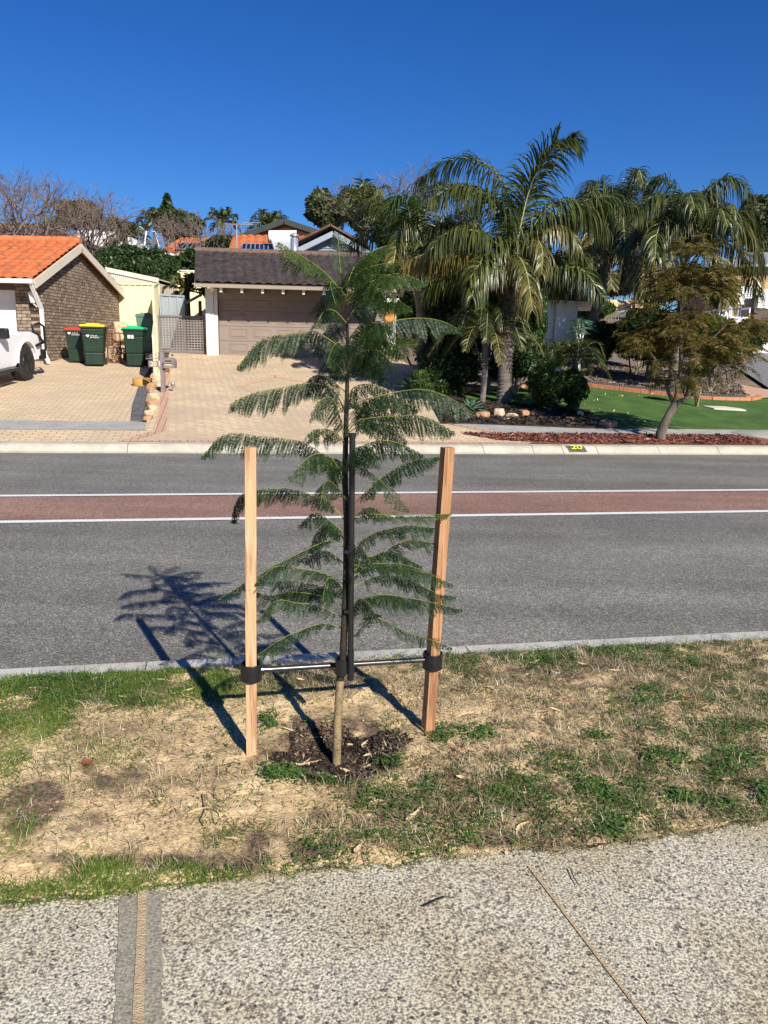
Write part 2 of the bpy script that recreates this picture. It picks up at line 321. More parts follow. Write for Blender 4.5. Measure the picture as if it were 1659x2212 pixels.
M['palm_trunk']=mk('palm_trunk',(.10,.085,.075),(.24,.2,.18),sc=2.2,rough=.95,bump=.7,bsc=14,stretch=(.6,.6,6))
M['stalk']=mk('green_stalk',(.14,.17,.03),(.22,.24,.05),sc=8,rough=.6)
M['palm_stalk']=mk('palm_stalk',(.25,.27,.13),(.36,.36,.2),sc=4,rough=.5)
M['stone']=mk('limestone_rock',(.50,.38,.24),(.68,.56,.40),sc=5,rough=.9,bump=.8,bsc=14,c3_=(.42,.2,.1),sc3=6,amt3=.6)
M['stone_o']=mk('orange_rock',(.38,.20,.10),(.55,.34,.20),sc=5,rough=.9,bump=.8,bsc=14,c3_=(.2,.1,.06),sc3=6,amt3=.6)
M['gold_stone']=mk('sandstone_cap',(.42,.22,.06),(.55,.32,.10),sc=12,rough=.9,bump=.5,bsc=50)
M['solar']=mk('solar_cell',(.006,.01,.03),rough=.15,spec=.7)
M['steel']=mk('polished_steel',(.75,.76,.78),rough=.22,metal=1)
M['buff']=mk('buff_render',(.66,.47,.24),(.72,.52,.28),sc=1,rough=.85)
M['whiteroof']=mk('white_roof_sheet',(.68,.67,.64),(.74,.73,.7),sc=.6,rough=.6)
M['L_sap']=leafmat('sapling_leaflets',[(.0,(.008,.022,.008)),(.35,(.015,.037,.012)),(.7,(.030,.062,.018)),(1.,(.08,.11,.03))],.3,.5,nsc=3.)
M['L_sap2']=leafmat('sapling_leaflets_fresh',[(.0,(.016,.038,.009)),(.5,(.040,.078,.016)),(1.,(.12,.16,.03))],.35,.5,nsc=3.)
M['L_palm']=leafmat('palm_leaflets',[(0,(.017,.028,.007)),(.4,(.043,.061,.014)),(.75,(.09,.10,.022)),(1,(.18,.165,.042))],.15,.38,nsc=.7,spec=.4)
M['L_palmy']=leafmat('yellowing_palm_leaflets',[(0,(.035,.045,.010)),(.4,(.085,.085,.02)),(.75,(.16,.135,.035)),(1,(.26,.17,.06))],.2,.4,nsc=.9,spec=.5)
M['L_dark']=leafmat('dark_leaves',[(0,(.010,.024,.006)),(.5,(.024,.05,.012)),(1,(.06,.10,.025))],.15,.45,nsc=.8)
M['L_mid']=leafmat('mid_leaves',[(0,(.018,.045,.008)),(.5,(.045,.09,.016)),(1,(.10,.16,.03))],.22,.45,nsc=.8)
M['L_olive']=leafmat('olive_leaves',[(0,(.03,.042,.018)),(.5,(.058,.075,.03)),(1,(.10,.12,.05))],.15,.6,nsc=.25)
M['L_brown']=leafmat('bronze_leaves',[(0,(.04,.042,.010)),(.4,(.10,.085,.020)),(.7,(.165,.11,.028)),(1,(.10,.125,.03))],.3,.6,nsc=1.1)
M['L_agave']=leafmat('agave_leaves',[(0,(.05,.11,.07)),(.5,(.09,.18,.11)),(1,(.18,.30,.17))],.08,.45,nsc=2)
M['L_conif']=leafmat('conifer_sprays',[(0,(.014,.034,.006)),(.5,(.04,.075,.012)),(1,(.10,.14,.02))],.15,.6,nsc=3)
M['grass']=leafmat('verge_grass',[(0,(.05,.10,.014)),(.4,(.10,.17,.024)),(.75,(.20,.27,.05)),(1,(.38,.36,.14))],.3,.5,nsc=3)
M['straw']=leafmat('dry_straw',[(0,(.09,.065,.04)),(.3,(.24,.18,.10)),(.65,(.48,.39,.25)),(1,(.74,.65,.46))],.1,.8,nsc=6)
M['weed']=leafmat('weed_leaves',[(0,(.035,.085,.015)),(.5,(.075,.15,.03)),(1,(.15,.23,.06))],.25,.5,nsc=9)
M['deadleaf']=leafmat('dead_leaf',[(0,(.40,.24,.11)),(.3,(.66,.48,.26)),(1,(.82,.68,.44))],.1,.6,nsc=8)
M['chips']=leafmat('bark_chips',[(0,(.012,.009,.007)),(.6,(.04,.028,.02)),(1,(.10,.07,.05))],0,.85,nsc=8)
M['redchips']=leafmat('red_bark_chips',[(0,(.03,.014,.012)),(.5,(.17,.055,.038)),(.8,(.27,.11,.075)),(1,(.46,.33,.25))],0,.85,nsc=5)
M['brownchips']=leafmat('brown_bark_chips',[(0,(.06,.04,.03)),(.6,(.2,.15,.115)),(1,(.42,.34,.27))],0,.85,nsc=3)
M['rustbark']=mk('rust_red_bark',(.20,.055,.025),(.34,.12,.06),sc=25,rough=.85,bump=.5,bsc=60)
# ------------------------------------------------ setting: roads, ground
SX=90
def strip(name,prof,mat,s0=-SX,s1=SX,ns=2,**kw):
    """prof: list of (t,z) relative; extruded along s"""
    mb=MB()
    ss=[s0+(s1-s0)*i/ns for i in range(ns+1)]
    for a,b in zip(ss[:-1],ss[1:]):
        for (t0,z0),(t1,z1) in zip(prof[:-1],prof[1:]):
            mb.poly([ST(a,t0,z0),ST(b,t0,z0),ST(b,t1,z1),ST(a,t1,z1)])
    kw.setdefault('kind','structure')
    return mb.build(name,mat,**kw)
rz=lambda t:-.12+.045*(1-((t-8.12)/4.28)**2)
tt=[3.80]+[3.9+i*(8.5/12) for i in range(13)]
strip('road',[(t,rz(t)) for t in tt],M['asphalt'])
strip('red_median_strip',[(7.50+i*.23,rz(7.50+i*.23)+.004) for i in range(6)],M['redasphalt'])
strip('road_marking',[(7.40,rz(7.40)+.008),(7.50,rz(7.50)+.008)],M['line'])
strip('road_marking',[(8.66+.0,rz(8.66)+.008),(8.76,rz(8.76)+.008)],M['line'])
strip('footpath',[(-2.2,-.004),(2.3,-.004)],M['agg'])
strip('ground',[(-150,-.03),(-2.2,-.03)],M['earth'],s0=-200,s1=200)
strip('ground',[(2.2,-.05),(3.76,-.05)],M['earth'])
strip('ground',[(12.55,-.055)]+[(t,SL*(t-12.65)-.05) for t in (14,20,30,45,60,80)]+[(150,SL*67.35+.6),(400,SL*67.35+3)],M['earth'],s0=-250,s1=250)
# kerbs: near kerb in pieces with real joints
mb=MB(); js=[-90,-45,-20,-8,-3.1,-.42,1.27,3.7,8,20,45,90]
for a,b in zip(js[:-1],js[1:]):
    pr=[(3.70,-.15),(3.70,.006),(3.715,.012),(3.825,.012),(3.845,-.002),(3.86,-.15)]
    mb.hexa([ST(a+.004,t,z) for t,z in pr],[ST(b-.004,t,z) for t,z in pr])
mb.build('kerb',M['kerb'],kind='structure')
mb=MB(); js=[-90,-45,-20,-9,-6.5,-5.0,-3.9,-3.35,-1.5,.3,2.1,4.3,5.2,5.75,6.4,7.6,8.8,10,12,20,45,90]
for a,b in zip(js[:-1],js[1:]):
    pr=[(12.34,-.2),(12.34,-.115),(12.40,-.10),(12.47,-.03),(12.52,0.0),(12.70,.012),(12.70,-.2)]
    mb.hexa([ST(a+.005,t,z) for t,z in pr],[ST(b-.005,t,z) for t,z in pr])
mb.build('kerb',M['kerb_far'],kind='structure')
def text(name,txt,size,mat,ex=.002,parent=None,loc=(0,0,0),rot=(0,0,0),bold=0.,sx=1.):
    c=bpy.data.curves.new(name,'FONT'); c.body=txt; c.size=size; c.extrude=ex; c.align_x='CENTER'; c.align_y='CENTER'; c.offset=bold; c.resolution_u=3
    o=bpy.data.objects.new(name,c); dg=bpy.context.evaluated_depsgraph_get(); me=bpy.data.meshes.new_from_object(o.evaluated_get(dg)) if False else None
    COL.objects.link(o); bpy.context.view_layer.update(); dg=bpy.context.evaluated_depsgraph_get()
    me=bpy.data.meshes.new_from_object(o.evaluated_get(dg)); bpy.data.objects.remove(o); me.name=name
    o=link(name,me,mat,parent); o.location=loc; o.rotation_euler=rot; o.scale=(sx,1,1); return o
# painted number on the far kerb
g=G(1243,974); s_,t_=stof(g)
nb=MB(); nb.poly([ST(s_-.24,12.43,-.065),ST(s_+.24,12.43,-.065),ST(s_+.24,12.51,.0),ST(s_-.24,12.51,.0)]); 
numt=thing('kerb_number',ST(s_,12.45,-.03),'yellow number 20 on a black patch painted on the far kerb','painted number')
nb=MB(); nb.add([ST(s_-.15,12.405,-.088),ST(s_+.19,12.405,-.088),ST(s_+.17,12.475,-.02),ST(s_-.17,12.475,-.02),ST(s_+.15,12.525,.006),ST(s_-.19,12.525,.006)],[(0,1,2,3),(3,2,4,5)])
nb.build('black_patch',mk('worn_black_paint',(.05,.05,.045),(.12,.115,.10),sc=30,rough=.8),numt)
M['ypaint']=mk('yellow_paint',(.60,.58,.04),rough=.7)
o=text('digits','20',.125,M['ypaint'],.001,numt,(0,0,0),(R(42),0,math.atan2(A[1],A[0])),bold=.003,sx=1.75)
o.location=tuple(np.array(ST(s_,12.46,-.022))-ORG[numt.name]+np.array([0,-.012,.012]))
# sheets on the far slope
def sheet(name,pts,dz,mat,px=True,thick=0,**kw):
    mb=MB(); vs=[]
    for p in pts:
        if px: g=G(*p); s,t=stof(g)
        else: s,t=p
        vs.append(ST(s,max(t,12.66),None,dz))
    mb.poly(vs)
    if thick:
        for i in range(len(vs)):
            a=vs[i]; b=vs[(i+1)%len(vs)]; mb.poly([a,(a[0],a[1],a[2]-thick),(b[0],b[1],b[2]-thick),b])
    kw.setdefault('kind','structure'); return mb.build(name,mat,**kw)
k3=lambda x,y:(x*.28,597.2+y*.28); k5=lambda x,y:(796.3+x*.28,597.2+y*.28); k7=lambda x,y:(1227.6+x*.26,630.4+y*.26); k8=lambda x,y:(398+.4*x,497.7+.4*y)
gl=lambda p:stof(G(*p))
sA=gl(k3(1130,1130)); 
# left driveway
e=[k3(1075,838),k3(1020,1000),k3(1008,1122)]
dl=[(-30,gl(k3(0,1108))[1])]+[gl(p) for p in [k3(1008,1122),k3(1020,1000),k3(1075,838),k3(1160,700)]]+[(gl(k3(1160,700))[0],29),(-30,29)]
sheet('driveway',dl,.004,M['paver_l'],px=False)
sheet('paver_edging',[gl(p) for p in [k3(1075,838),k3(1140,838),k3(1120,1000),k3(1085,1124),k3(1008,1122),k3(1020,1000)]],.03,M['paver_grey'],px=False,thick=.05)
t0=gl(k3(1120,1190))[1]; t1=gl(k3(1010,1122))[1]
sheet('concrete_strip',[(-30,t0-.05),gl(k3(1120,1190)),gl(k3(1130,1130)),gl(k3(1010,1122)),(-30,t1-.05)],.008,M['path_grey'],px=False)
sheet('driveway',[(-30,12.67),(gl(k3(950,1275))[0],12.67),gl(k3(1060,1240)),gl(k3(1205,1190)),gl(k3(1120,1190)),(-30,t0-.05)],.004,M['paver_l'],px=False)
# main driveway
sr=gl(k5(1500,1316))[0]
dm=[(gl(k3(950,1275))[0],12.67),(sr,12.67),gl(k5(1090,1225)),gl(k5(620,1145)),gl((985,918)),gl((950,880)),gl((930,840)),gl((905,800)),gl((860,775)),(gl((860,775))[0],30),(gl(k3(1240,620))[0],30),gl(k3(1290,690)),gl(k3(1250,900)),gl(k3(1205,1190))]
sheet('driveway',dm,.006,M['paver'],px=False)
# strip between edging and pink band
sheet('driveway',[gl(k3(1160,820)),gl(k3(1250,900)),gl(k3(1205,1190)),gl(k3(1120,1190)),gl(k3(1130,1130)),gl(k3(1150,950))],.003,M['paver_l'],px=False)
pk=[k3(1290,690),k3(1318,690),k3(1302,900),k3(1290,1050),k3(1282,1195),k3(1180,1225),k3(1000,1275),k3(900,1285),k3(1040,1235),k3(1205,1190),k3(1225,1050),k3(1245,900)]
sheet('paver_border',pk,.011,M['paver_pink'])
sheet('paver_border',[(gl(k3(900,1285))[0],12.70),(sr-.3,12.70),(sr-.3,12.83),(gl(k3(1000,1272))[0],12.83)],.012,M['paver_pink'],px=False)
sheet('paver_border',[k5(600,1140),k5(640,1140),k5(1110,1222),k5(1500,1312),k5(1440,1312),k5(1080,1232)],.0125,M['paver_pink'])
M['inlay']=brickmat('inlay_paver',(.70,.48,.31),(.62,.44,.28),(.28,.2,.14),.22,.11,.006,rot=R(20))
for q in ([(505,832),(590,810),(600,814),(520,836)],[(590,810),(665,822),(655,826),(592,815)],[(520,836),(512,832),(560,858),(570,856)],[(560,853),(640,840),(645,845),(563,858)]):
    sheet('paver_inlay',q,.011,M['inlay'])
# right side ground
tp0=gl(k7(600,1150))[1]; tp1=gl(k7(600,1195))[1]
sheet('red_bark_bed',[(sr-.6,12.69),(40,12.69),(40,tp1+.02),gl(k5(1400,1228)),gl(k5(1090,1225)),gl(k5(1300,1265))],.02,M['red_mulch'],px=False)
sheet('far_footpath',[gl(k5(640,1143)),gl(k5(1090,1225)),gl(k5(1400,1228)),(40,tp1),(40,tp0),gl(k7(0,1132)),gl(k5(1300,1160)),gl(k5(760,1140))],.012,M['path_grey'],px=False)
sheet('dark_bark_bed',[k5(560,1140),k5(760,1142),k5(1300,1162),k5(1659,1178),k7(340,1142),k7(330,1090),k7(200,1030),k5(1700,1040),k5(1300,1010),k5(1000,985),k5(820,1000),k5(700,900),k5(450,840),k5(430,900)],.035,M['dark_mulch'],thick=.05)
lawn=[k5(700,960),k5(780,880),k5(1145,862),k7(140,790),k7(500,835),k7(820,872),k7(1190,900),(1620,860)]
ls=[gl(p) for p in lawn]
sheet('lawn',ls+[(40,ls[-1][1]+.3),(40,tp0-.01),gl(k7(0,1135)),gl(k5(1000,1100))],.016,M['lawn'],px=False)
# planting bed behind the lawn
sheet('bark_bed',[k5(430,900),k5(780,872),k5(1145,850),k7(140,768),k7(500,812),k7(850,850),k7(1200,880),k7(1500,885),k7(1560,870),k7(1480,800),k7(1400,700),(1590,790),(1500,742),(1300,742),(1150,745),(1000,755),(880,768)],.02,M['bark_mulch'])
# salmon brick edging and log roll edging
def wallpath(name,pts,h,w,mat,px=True,base=0.,**kw):
    mb=MB(); G_=[G(*p) if px else np.array(p) for p in pts]
    org=G_[0]
    for a,b in zip(G_[:-1],G_[1:]):
        d=(b-a); d[2]=0; d/=np.linalg.norm(d); n_=np.array([-d[1],d[0],0])*w/2; a=a-d*.004; b=b+d*.0
        B=[a-n_,b-n_,b+n_,a+n_]; mb.hexa([q+[0,0,base-.05] for q in B],[q+[0,0,base+h] for q in B])
    return mb.build(name,mat,org=org,**kw)
pts=[k5(770,884),k5(960,874),k5(1145,862),k7(140,783),k7(340,806),k7(500,825),k7(680,845),k7(850,864),k7(1020,884),k7(1190,898),k7(1350,904),k7(1500,906),k7(1560,897),k7(1590,885)]
wallpath('brick_edging',pts,.09,.16,M['brickedge'],label='salmon brick edging curving along the back of the green lawn',cat='garden edging')
M['logroll']=mk('log_roll',(.06,.06,.055),(.11,.11,.10),sc=20,rough=.9)
mb=MB(); pp=[G(*p) for p in [k7(140,765),k7(340,786),k7(500,803),k7(680,822),k7(850,842),k7(1020,862),k7(1190,880),k7(1400,884),k7(1530,880)]]
for a,b in zip(pp[:-1],pp[1:]):
    n_=max(2,int(np.linalg.norm(b-a)/.06))
    for i in range(n_):
        c=a+(b-a)*i/n_+np.array([0,.12,0]); mb.lathe((c[0],c[1],c[2]-.03),[(.032,0),(.032,.10+.01*random.random()),(.02,.115)],6)
mb.build('log_edging',M['logroll'],org=pp[0],label='low grey log roll edging holding the bark bed behind the lawn',cat='garden edging')
sheet('side_street',[(1600,800),(1660,840),(1900,900),(1900,780),(1640,760)],.03,mk('far_asphalt',(.16,.16,.16),(.2,.2,.2),sc=4))
sheet('pink_paving',[(1600,834),(1660,845),(1760,860),(1760,880),(1660,862),(1612,864)],.04,M['paver_pink'])
sheet('red_drive',[k7(300,135),k7(520,130),k7(520,215),k7(400,215)],.03,mk('red_brown_paving',(.25,.09,.055),(.3,.12,.07),sc=4))
# slab & dome pad on lawn
g=G(*k7(1290,975)); mb=MB()
q=[G(*p) for p in [k7(1110,960),k7(1210,982),k7(1475,997),k7(1440,985),k7(1300,966)]]
mb.hexa([p+[0,0,-.01] for p in q],[p+[0,0,.045] for p in q]); mb.build('stone_slab',M['cream'],org=g,label='long pale stone slab lying flat on the green lawn',cat='slab')
g=G(1650,936); mb=MB(); mb.lathe(g,[(.75,-.05),(.75,.02),(.72,.03),(.55,.032),(.54,.038),(.01,.04)],40); mb.build('round_pad',M['path_grey'],org=g,kind='structure')
def chips(name,polyst,n,size,mat,dz=.02,**kw):
    """small loose chips over a polygon (s,t)"""
    P2=np.array(polyst); lo=P2.min(0); hi=P2.max(0); out=[]
    def inside(s,t):
        c=False; j=len(P2)-1
        for i in range(len(P2)):
            if (P2[i,1]>t)!=(P2[j,1]>t) and s<(P2[j,0]-P2[i,0])*(t-P2[i,1])/(P2[j,1]-P2[i,1])+P2[i,0]: c=not c
            j=i
        return c
    while len(out)<n:
        s=random.uniform(lo[0],hi[0]); t=random.uniform(lo[1],hi[1])
        if not inside(s,t): continue
        c=np.array(ST(s,t,None,dz+random.uniform(0,.02))); a=rng.normal(size=3); a[2]*=.35; a/=np.linalg.norm(a); b=rng.normal(size=3); b-=a*b.dot(a); b/=np.linalg.norm(b)
        L=size*random.uniform(.5,1.5); w=L*random.uniform(.25,.5); out.append([c-a*L/2-b*w/2,c+a*L/2-b*w/3,c+a*L/2+b*w/3,c-a*L/2+b*w/2])
    V,Fc=quads(out); return nmesh(name,V,Fc,mat,kind='stuff',**kw)
chips('red_bark_chips',[(sr+.3,12.72),(10,12.72),(10,tp1),(sr-1.6,tp1),(sr-1.,12.95)],6000,.06,M['redchips'],.025)
chips('brown_bark_chips',[gl(p) for p in [k7(150,755),k7(500,795),k7(850,835),k7(1200,870),k7(1500,875),k7(1400,760),k7(900,700),k7(400,600),k7(200,560)]],6000,.08,M['brownchips'],.03)
chips('fallen_leaves',[ls[2],ls[3],ls[5],ls[6],(9,ls[6][1]),(9,tp0),gl(k7(200,1100))],130,.05,M['deadleaf'],.03)
chips('dark_bark_chips',[gl(p) for p in [k5(560,1140),k5(760,1142),k5(1300,1162),k5(1659,1178),k7(200,1030),k5(1300,1010),k5(1000,985),k5(700,960)]],3500,.07,M['chips'],.045)
# ------------------------------------------------ near verge
def vz(s,t):
    x=noise.noise(Vector((s*2.2,t*2.2,0)))*.016+noise.noise(Vector((s*9,t*9,3)))*.012+max(-.1,noise.noise(Vector((s*24,t*24,7))))*.008+max(0,noise.noise(Vector((s*60,t*60,17)))-.15)*.010
    b=.012+.012*min(1,max(0,(t-2.1)/.5))
    r=math.hypot(s-TS,(t-TT)*1.1); d=-.045*math.exp(-(r/.2)**4)+.018*math.exp(-((r-.27)/.07)**2)
    k=min(1,max(0,(t-3.6)/.12)); 
    e=min(1,max(0,(t-2.06)/.06))
    return (x*(.4+.6*e)+b+d)*(1-k)+k*(.012+.3*x)-(1-e)*.012
tg=G(727,1643); TS,TT=stof(tg)
HOLE=[stof(G(1175,1560)),stof(G(1065,1530))]
def vz2(s,t):
    z=vz(s,t)
    for i,(a,b) in enumerate(HOLE): z-=.055*math.exp(-(((s-a)/.016)**2+((t-b)/.045)**2))-.012*math.exp(-(((s-a)/.16)**2+((t-b)/.10)**2))
    return z
def pathedge(s): return 2.115+.035*noise.noise(Vector((s*2.3,1.7,0)))+.02*noise.noise(Vector((s*9,4.1,0)))+.008*noise.noise(Vector((s*40,4.1,0)))
def topx(s,t):   # approx pixel of a ground point (only used to read where the photo shows grass)
    p=np.array(ST(s,t,0.)) ; q=p-np.array([0,0,CZ]); d=q@fw; return 829.5+F*(q@cr)/d, 1106-F*(q@cu)/d
ss=np.arange(-2.7,4.3,.0175); tt=np.linspace(0,1,96)
V=[];soil=[]
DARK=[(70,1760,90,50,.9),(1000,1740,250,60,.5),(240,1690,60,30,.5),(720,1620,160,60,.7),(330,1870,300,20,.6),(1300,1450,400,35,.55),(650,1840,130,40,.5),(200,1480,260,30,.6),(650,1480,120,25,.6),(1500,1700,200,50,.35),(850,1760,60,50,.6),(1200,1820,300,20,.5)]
for s in ss:
    e=pathedge(s)
    for u in tt:
        t=e+(3.712-e)*u; V.append(ST(s,t,vz2(s,t)))
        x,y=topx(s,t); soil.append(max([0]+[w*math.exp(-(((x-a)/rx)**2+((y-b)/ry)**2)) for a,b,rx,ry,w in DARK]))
ns,nt=len(ss),len(tt); idx=np.arange(ns*nt).reshape(ns,nt)
Fc=np.stack([idx[:-1,:-1],idx[1:,:-1],idx[1:,1:],idx[:-1,1:]],-1).reshape(-1,4)
m,n,l,p=newmat('verge_soil'); p.inputs['Roughness'].default_value=.95; p.inputs['Specular IOR Level'].default_value=.08
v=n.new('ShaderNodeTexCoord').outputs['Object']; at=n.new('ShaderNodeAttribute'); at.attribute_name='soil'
t1_,r1=ramp_noise(n,l,v,3.2,[(.32,(.40,.30,.165)),(.5,(.60,.455,.255)),(.68,(.73,.575,.335))],9)
t2_,r2=ramp_noise(n,l,v,48,[(.3,(.66,.64,.62)),(.62,(1.12,)*3)],6); o=mul(n,l,r1.outputs[0],r2.outputs[0])
t3_,r3=ramp_noise(n,l,v,190,[(0.,(.45,.42,.4)),(.18,(.92,.9,.9)),(1,(1.12,)*3)],vor=True); o=mul(n,l,o,r3.outputs[0])
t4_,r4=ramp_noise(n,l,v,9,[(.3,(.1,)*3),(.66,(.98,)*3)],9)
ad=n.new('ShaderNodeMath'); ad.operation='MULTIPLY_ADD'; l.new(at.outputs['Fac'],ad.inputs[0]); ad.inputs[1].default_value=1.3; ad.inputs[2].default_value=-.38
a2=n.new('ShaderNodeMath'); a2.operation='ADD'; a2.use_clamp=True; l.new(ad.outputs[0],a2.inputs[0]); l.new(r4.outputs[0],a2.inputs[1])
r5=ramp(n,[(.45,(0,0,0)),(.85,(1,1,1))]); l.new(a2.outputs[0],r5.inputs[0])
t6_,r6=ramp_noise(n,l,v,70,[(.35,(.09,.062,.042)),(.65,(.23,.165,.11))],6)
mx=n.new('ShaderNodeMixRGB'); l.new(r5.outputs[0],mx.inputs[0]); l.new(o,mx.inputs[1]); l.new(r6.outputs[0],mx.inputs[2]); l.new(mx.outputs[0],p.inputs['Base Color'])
b=n.new('ShaderNodeBump'); tb_,_r=ramp_noise(n,l,v,130,[(.3,(.8,)*3),(.7,(1.1,)*3)],5); b.inputs['Strength'].default_value=.8; b.inputs['Distance'].default_value=.008; l.new(tb_.outputs[0],b.inputs['Height']); l.new(b.outputs[0],p.inputs['Normal'])
M['verge']=m
og=nmesh('verge_ground',V,Fc,M['verge'],smooth=True,kind='structure')
a_=og.data.attributes.new('soil','FLOAT','POINT'); a_.data.foreach_set('value',soil)
strip('verge_ground',[(2.1,.01),(3.71,.012)],M['sand'],s0=-90,s1=-2.69); strip('verge_ground',[(2.1,.01),(3.71,.012)],M['sand'],s0=4.28,s1=90)
# footpath joints: smooth concrete band with a sandy groove
def jn(pts0,pts1,w,mat,dz,name):
    a=np.array(stof(G(*pts0)));b=np.array(stof(G(*pts1))); a,b=a+(a-b)*.04,b+(b-a)*3
    d=(b-a)/np.linalg.norm(b-a); n_=np.array([-d[1],d[0]]); mb=MB(); k=24
    L=[]
    for i in range(k+1):
        c=a+(b-a)*i/k; wl_=w/2*(1+.22*noise.noise(Vector((i*1.7,w*50,0)))); L.append((c-n_*wl_,c+n_*wl_))
    for (p0,p1),(q0,q1) in zip(L[:-1],L[1:]): mb.poly([ST(*p0,z=dz),ST(*q0,z=dz),ST(*q1,z=dz),ST(*p1,z=dz)])
    mb.build(name,mat,kind='structure')
jn((304,1940),(298,2212),.115,M['jointband'],.0,'path_joint_band')
jn((308,1935),(298,2212),.026,M['jointsand'],.004,'path_joint')
jn((1150,1880),(1405,2212),.010,M['jointsand'],.0,'path_joint')
# ---- grass, straw, weeds
GR=[(215,1496,290,40,1.),(50,1560,90,50,.8),(5,1650,45,55,.5),(20,1800,50,70,.25),(100,1935,170,22,.8),(260,1900,100,26,.9),(350,1888,90,18,.7),(560,1905,140,22,.5),(1300,1415,420,26,.75),(1560,1440,160,40,.7),(1000,1470,120,35,.45),(700,1475,100,25,.6),(580,1570,35,20,.5),(1000,1740,260,60,.75),(1300,1730,350,70,.6),(1600,1550,80,50,.65),(1500,1640,150,50,.5),(1250,1790,250,40,.6),(800,1830,250,40,.45),(200,1660,110,50,.14),(60,1400,10,10,0),(480,1800,50,50,.1),(640,1700,60,20,.4),(860,1590,50,25,.35),(1500,1540,200,60,.4),(830,1880,200,25,.5),(1650,1700,100,60,.7)]
ST_=[(1350,1480,500,70,.9),(1450,1600,320,90,1.),(1150,1700,350,80,.7),(1000,1500,150,60,.8),(700,1490,150,30,.8),(280,1700,200,70,.35),(200,1640,230,60,.35),(1250,1790,350,50,.9),(900,1800,220,50,.55),(250,1520,220,30,.4),(480,1880,300,30,.4),(60,1850,150,80,.35),(1600,1750,200,60,.8)]
def dens(bl,x,y):
    r=0.
    for a,b,rx,ry,w in bl:
        q=((x-a)/rx)**2+((y-b)/ry)**2
        if q<4: r=max(r,w*math.exp(-q*q*.5 if q<1.5 else -q*1.1))
    return r
def scatter(n,bl,tmin=2.02,tmax=3.705,floor=0.,s0=-2.3,s1=3.9,clump=6.,cb=.45,ca=1.6):
    out=[]
    while len(out)<n:
        s=random.uniform(s0,s1); t=random.uniform(tmin,tmax)
        if t<pathedge(s)-.015: continue
        x,y=topx(s,t)
        if x<-80 or x>1740: continue
        d=max(floor,dens(bl,x,y)); c=noise.noise(Vector((s*clump,t*clump,5)))+.5*noise.noise(Vector((s*clump*3.3,t*clump*3.3,9)))
        d*=min(1.3,max(0.02,cb+ca*c))
        if random.random()<d: out.append((s,t))
    return out
def blades(name,pos,L,w,mat,up,curl,**kw):
    n=len(pos); B=np.array([ST(s,t,vz2(s,t)-.003) for s,t in pos]); az=rng.uniform(0,2*np.pi,n); el=np.clip(rng.normal(up,.35,n),.03,1.5)
    L=L*rng.uniform(.45,1.35,n); d=np.stack([np.cos(az)*np.cos(el),np.sin(az)*np.cos(el),np.sin(el)],1)
    sd_=np.stack([-np.sin(az),np.cos(az),0*az],1)*(w*rng.uniform(.6,1.3,n)/2)[:,None]
    M1=B+d*L[:,None]*.5; d2=d.copy(); d2[:,2]-=curl*rng.uniform(.3,1.4,n); d2+=sd_/w*rng.normal(0,.6,n)[:,None]; d2/=np.linalg.norm(d2,axis=1)[:,None]; T=M1+d2*L[:,None]*.5
    T[:,2]=np.maximum(T[:,2],B[:,2]+.004)
    V=np.stack([B-sd_,B+sd_,M1+sd_*.8,M1-sd_*.8,T+sd_*.12,T-sd_*.12],1).reshape(-1,3)
    i=np.arange(n)[:,None]*6; Fc=np.concatenate([i+np.array([[0,1,2,3]]),i+np.array([[3,2,4,5]])])
    return nmesh(name,V,Fc,mat,kind='stuff',**kw)
GL=[g_ for g_ in GR if g_[0]<575]; GD=[(a,b_,rx*1.1,ry*1.15,w*.8) for a,b_,rx,ry,w in GR if a>=575]
blades('grass',scatter(30000,GL,floor=.006,s1=.3,cb=.75,ca=1.1),.036,.0030,M['grass'],.6,.7)
M['grassdull']=leafmat('dull_verge_grass',[(0,(.02,.03,.010)),(.35,(.05,.075,.018)),(.6,(.10,.135,.03)),(.8,(.22,.22,.08)),(1,(.48,.42,.22))],.2,.6,nsc=6)
blades('grass',scatter(42000,GD,floor=.02,clump=10),.033,.0028,M['grassdull'],.45,.7)
blades('dry_grass',scatter(42000,ST_,floor=.03,clump=9),.055,.0027,M['straw'],.22,.25)
M['dkstraw']=leafmat('dark_litter',[(0,(.03,.02,.014)),(.6,(.09,.06,.04)),(1,(.2,.14,.08))],0,.9,nsc=9)
blades('plant_litter',scatter(15000,ST_+GR,floor=.10,clump=5),.03,.0045,M['dkstraw'],.12,.2)
kp=[(random.uniform(-2.3,3.9),3.70-abs(random.gauss(0,.02))) for _ in range(500)]
blades('kerbside_grass',kp,.075,.003,M['grass'],1.0,.5)
wide=[(random.uniform(*q),random.uniform(2.12,3.7)) for q in ((4.0,9.0),(-7.,-2.4)) for _ in range(9000)]
blades('dry_grass',wide[::2],.055,.0032,M['straw'],.25,.25); blades('grass',wide[1::2],.036,.0032,M['grassdull'],.5,.7)
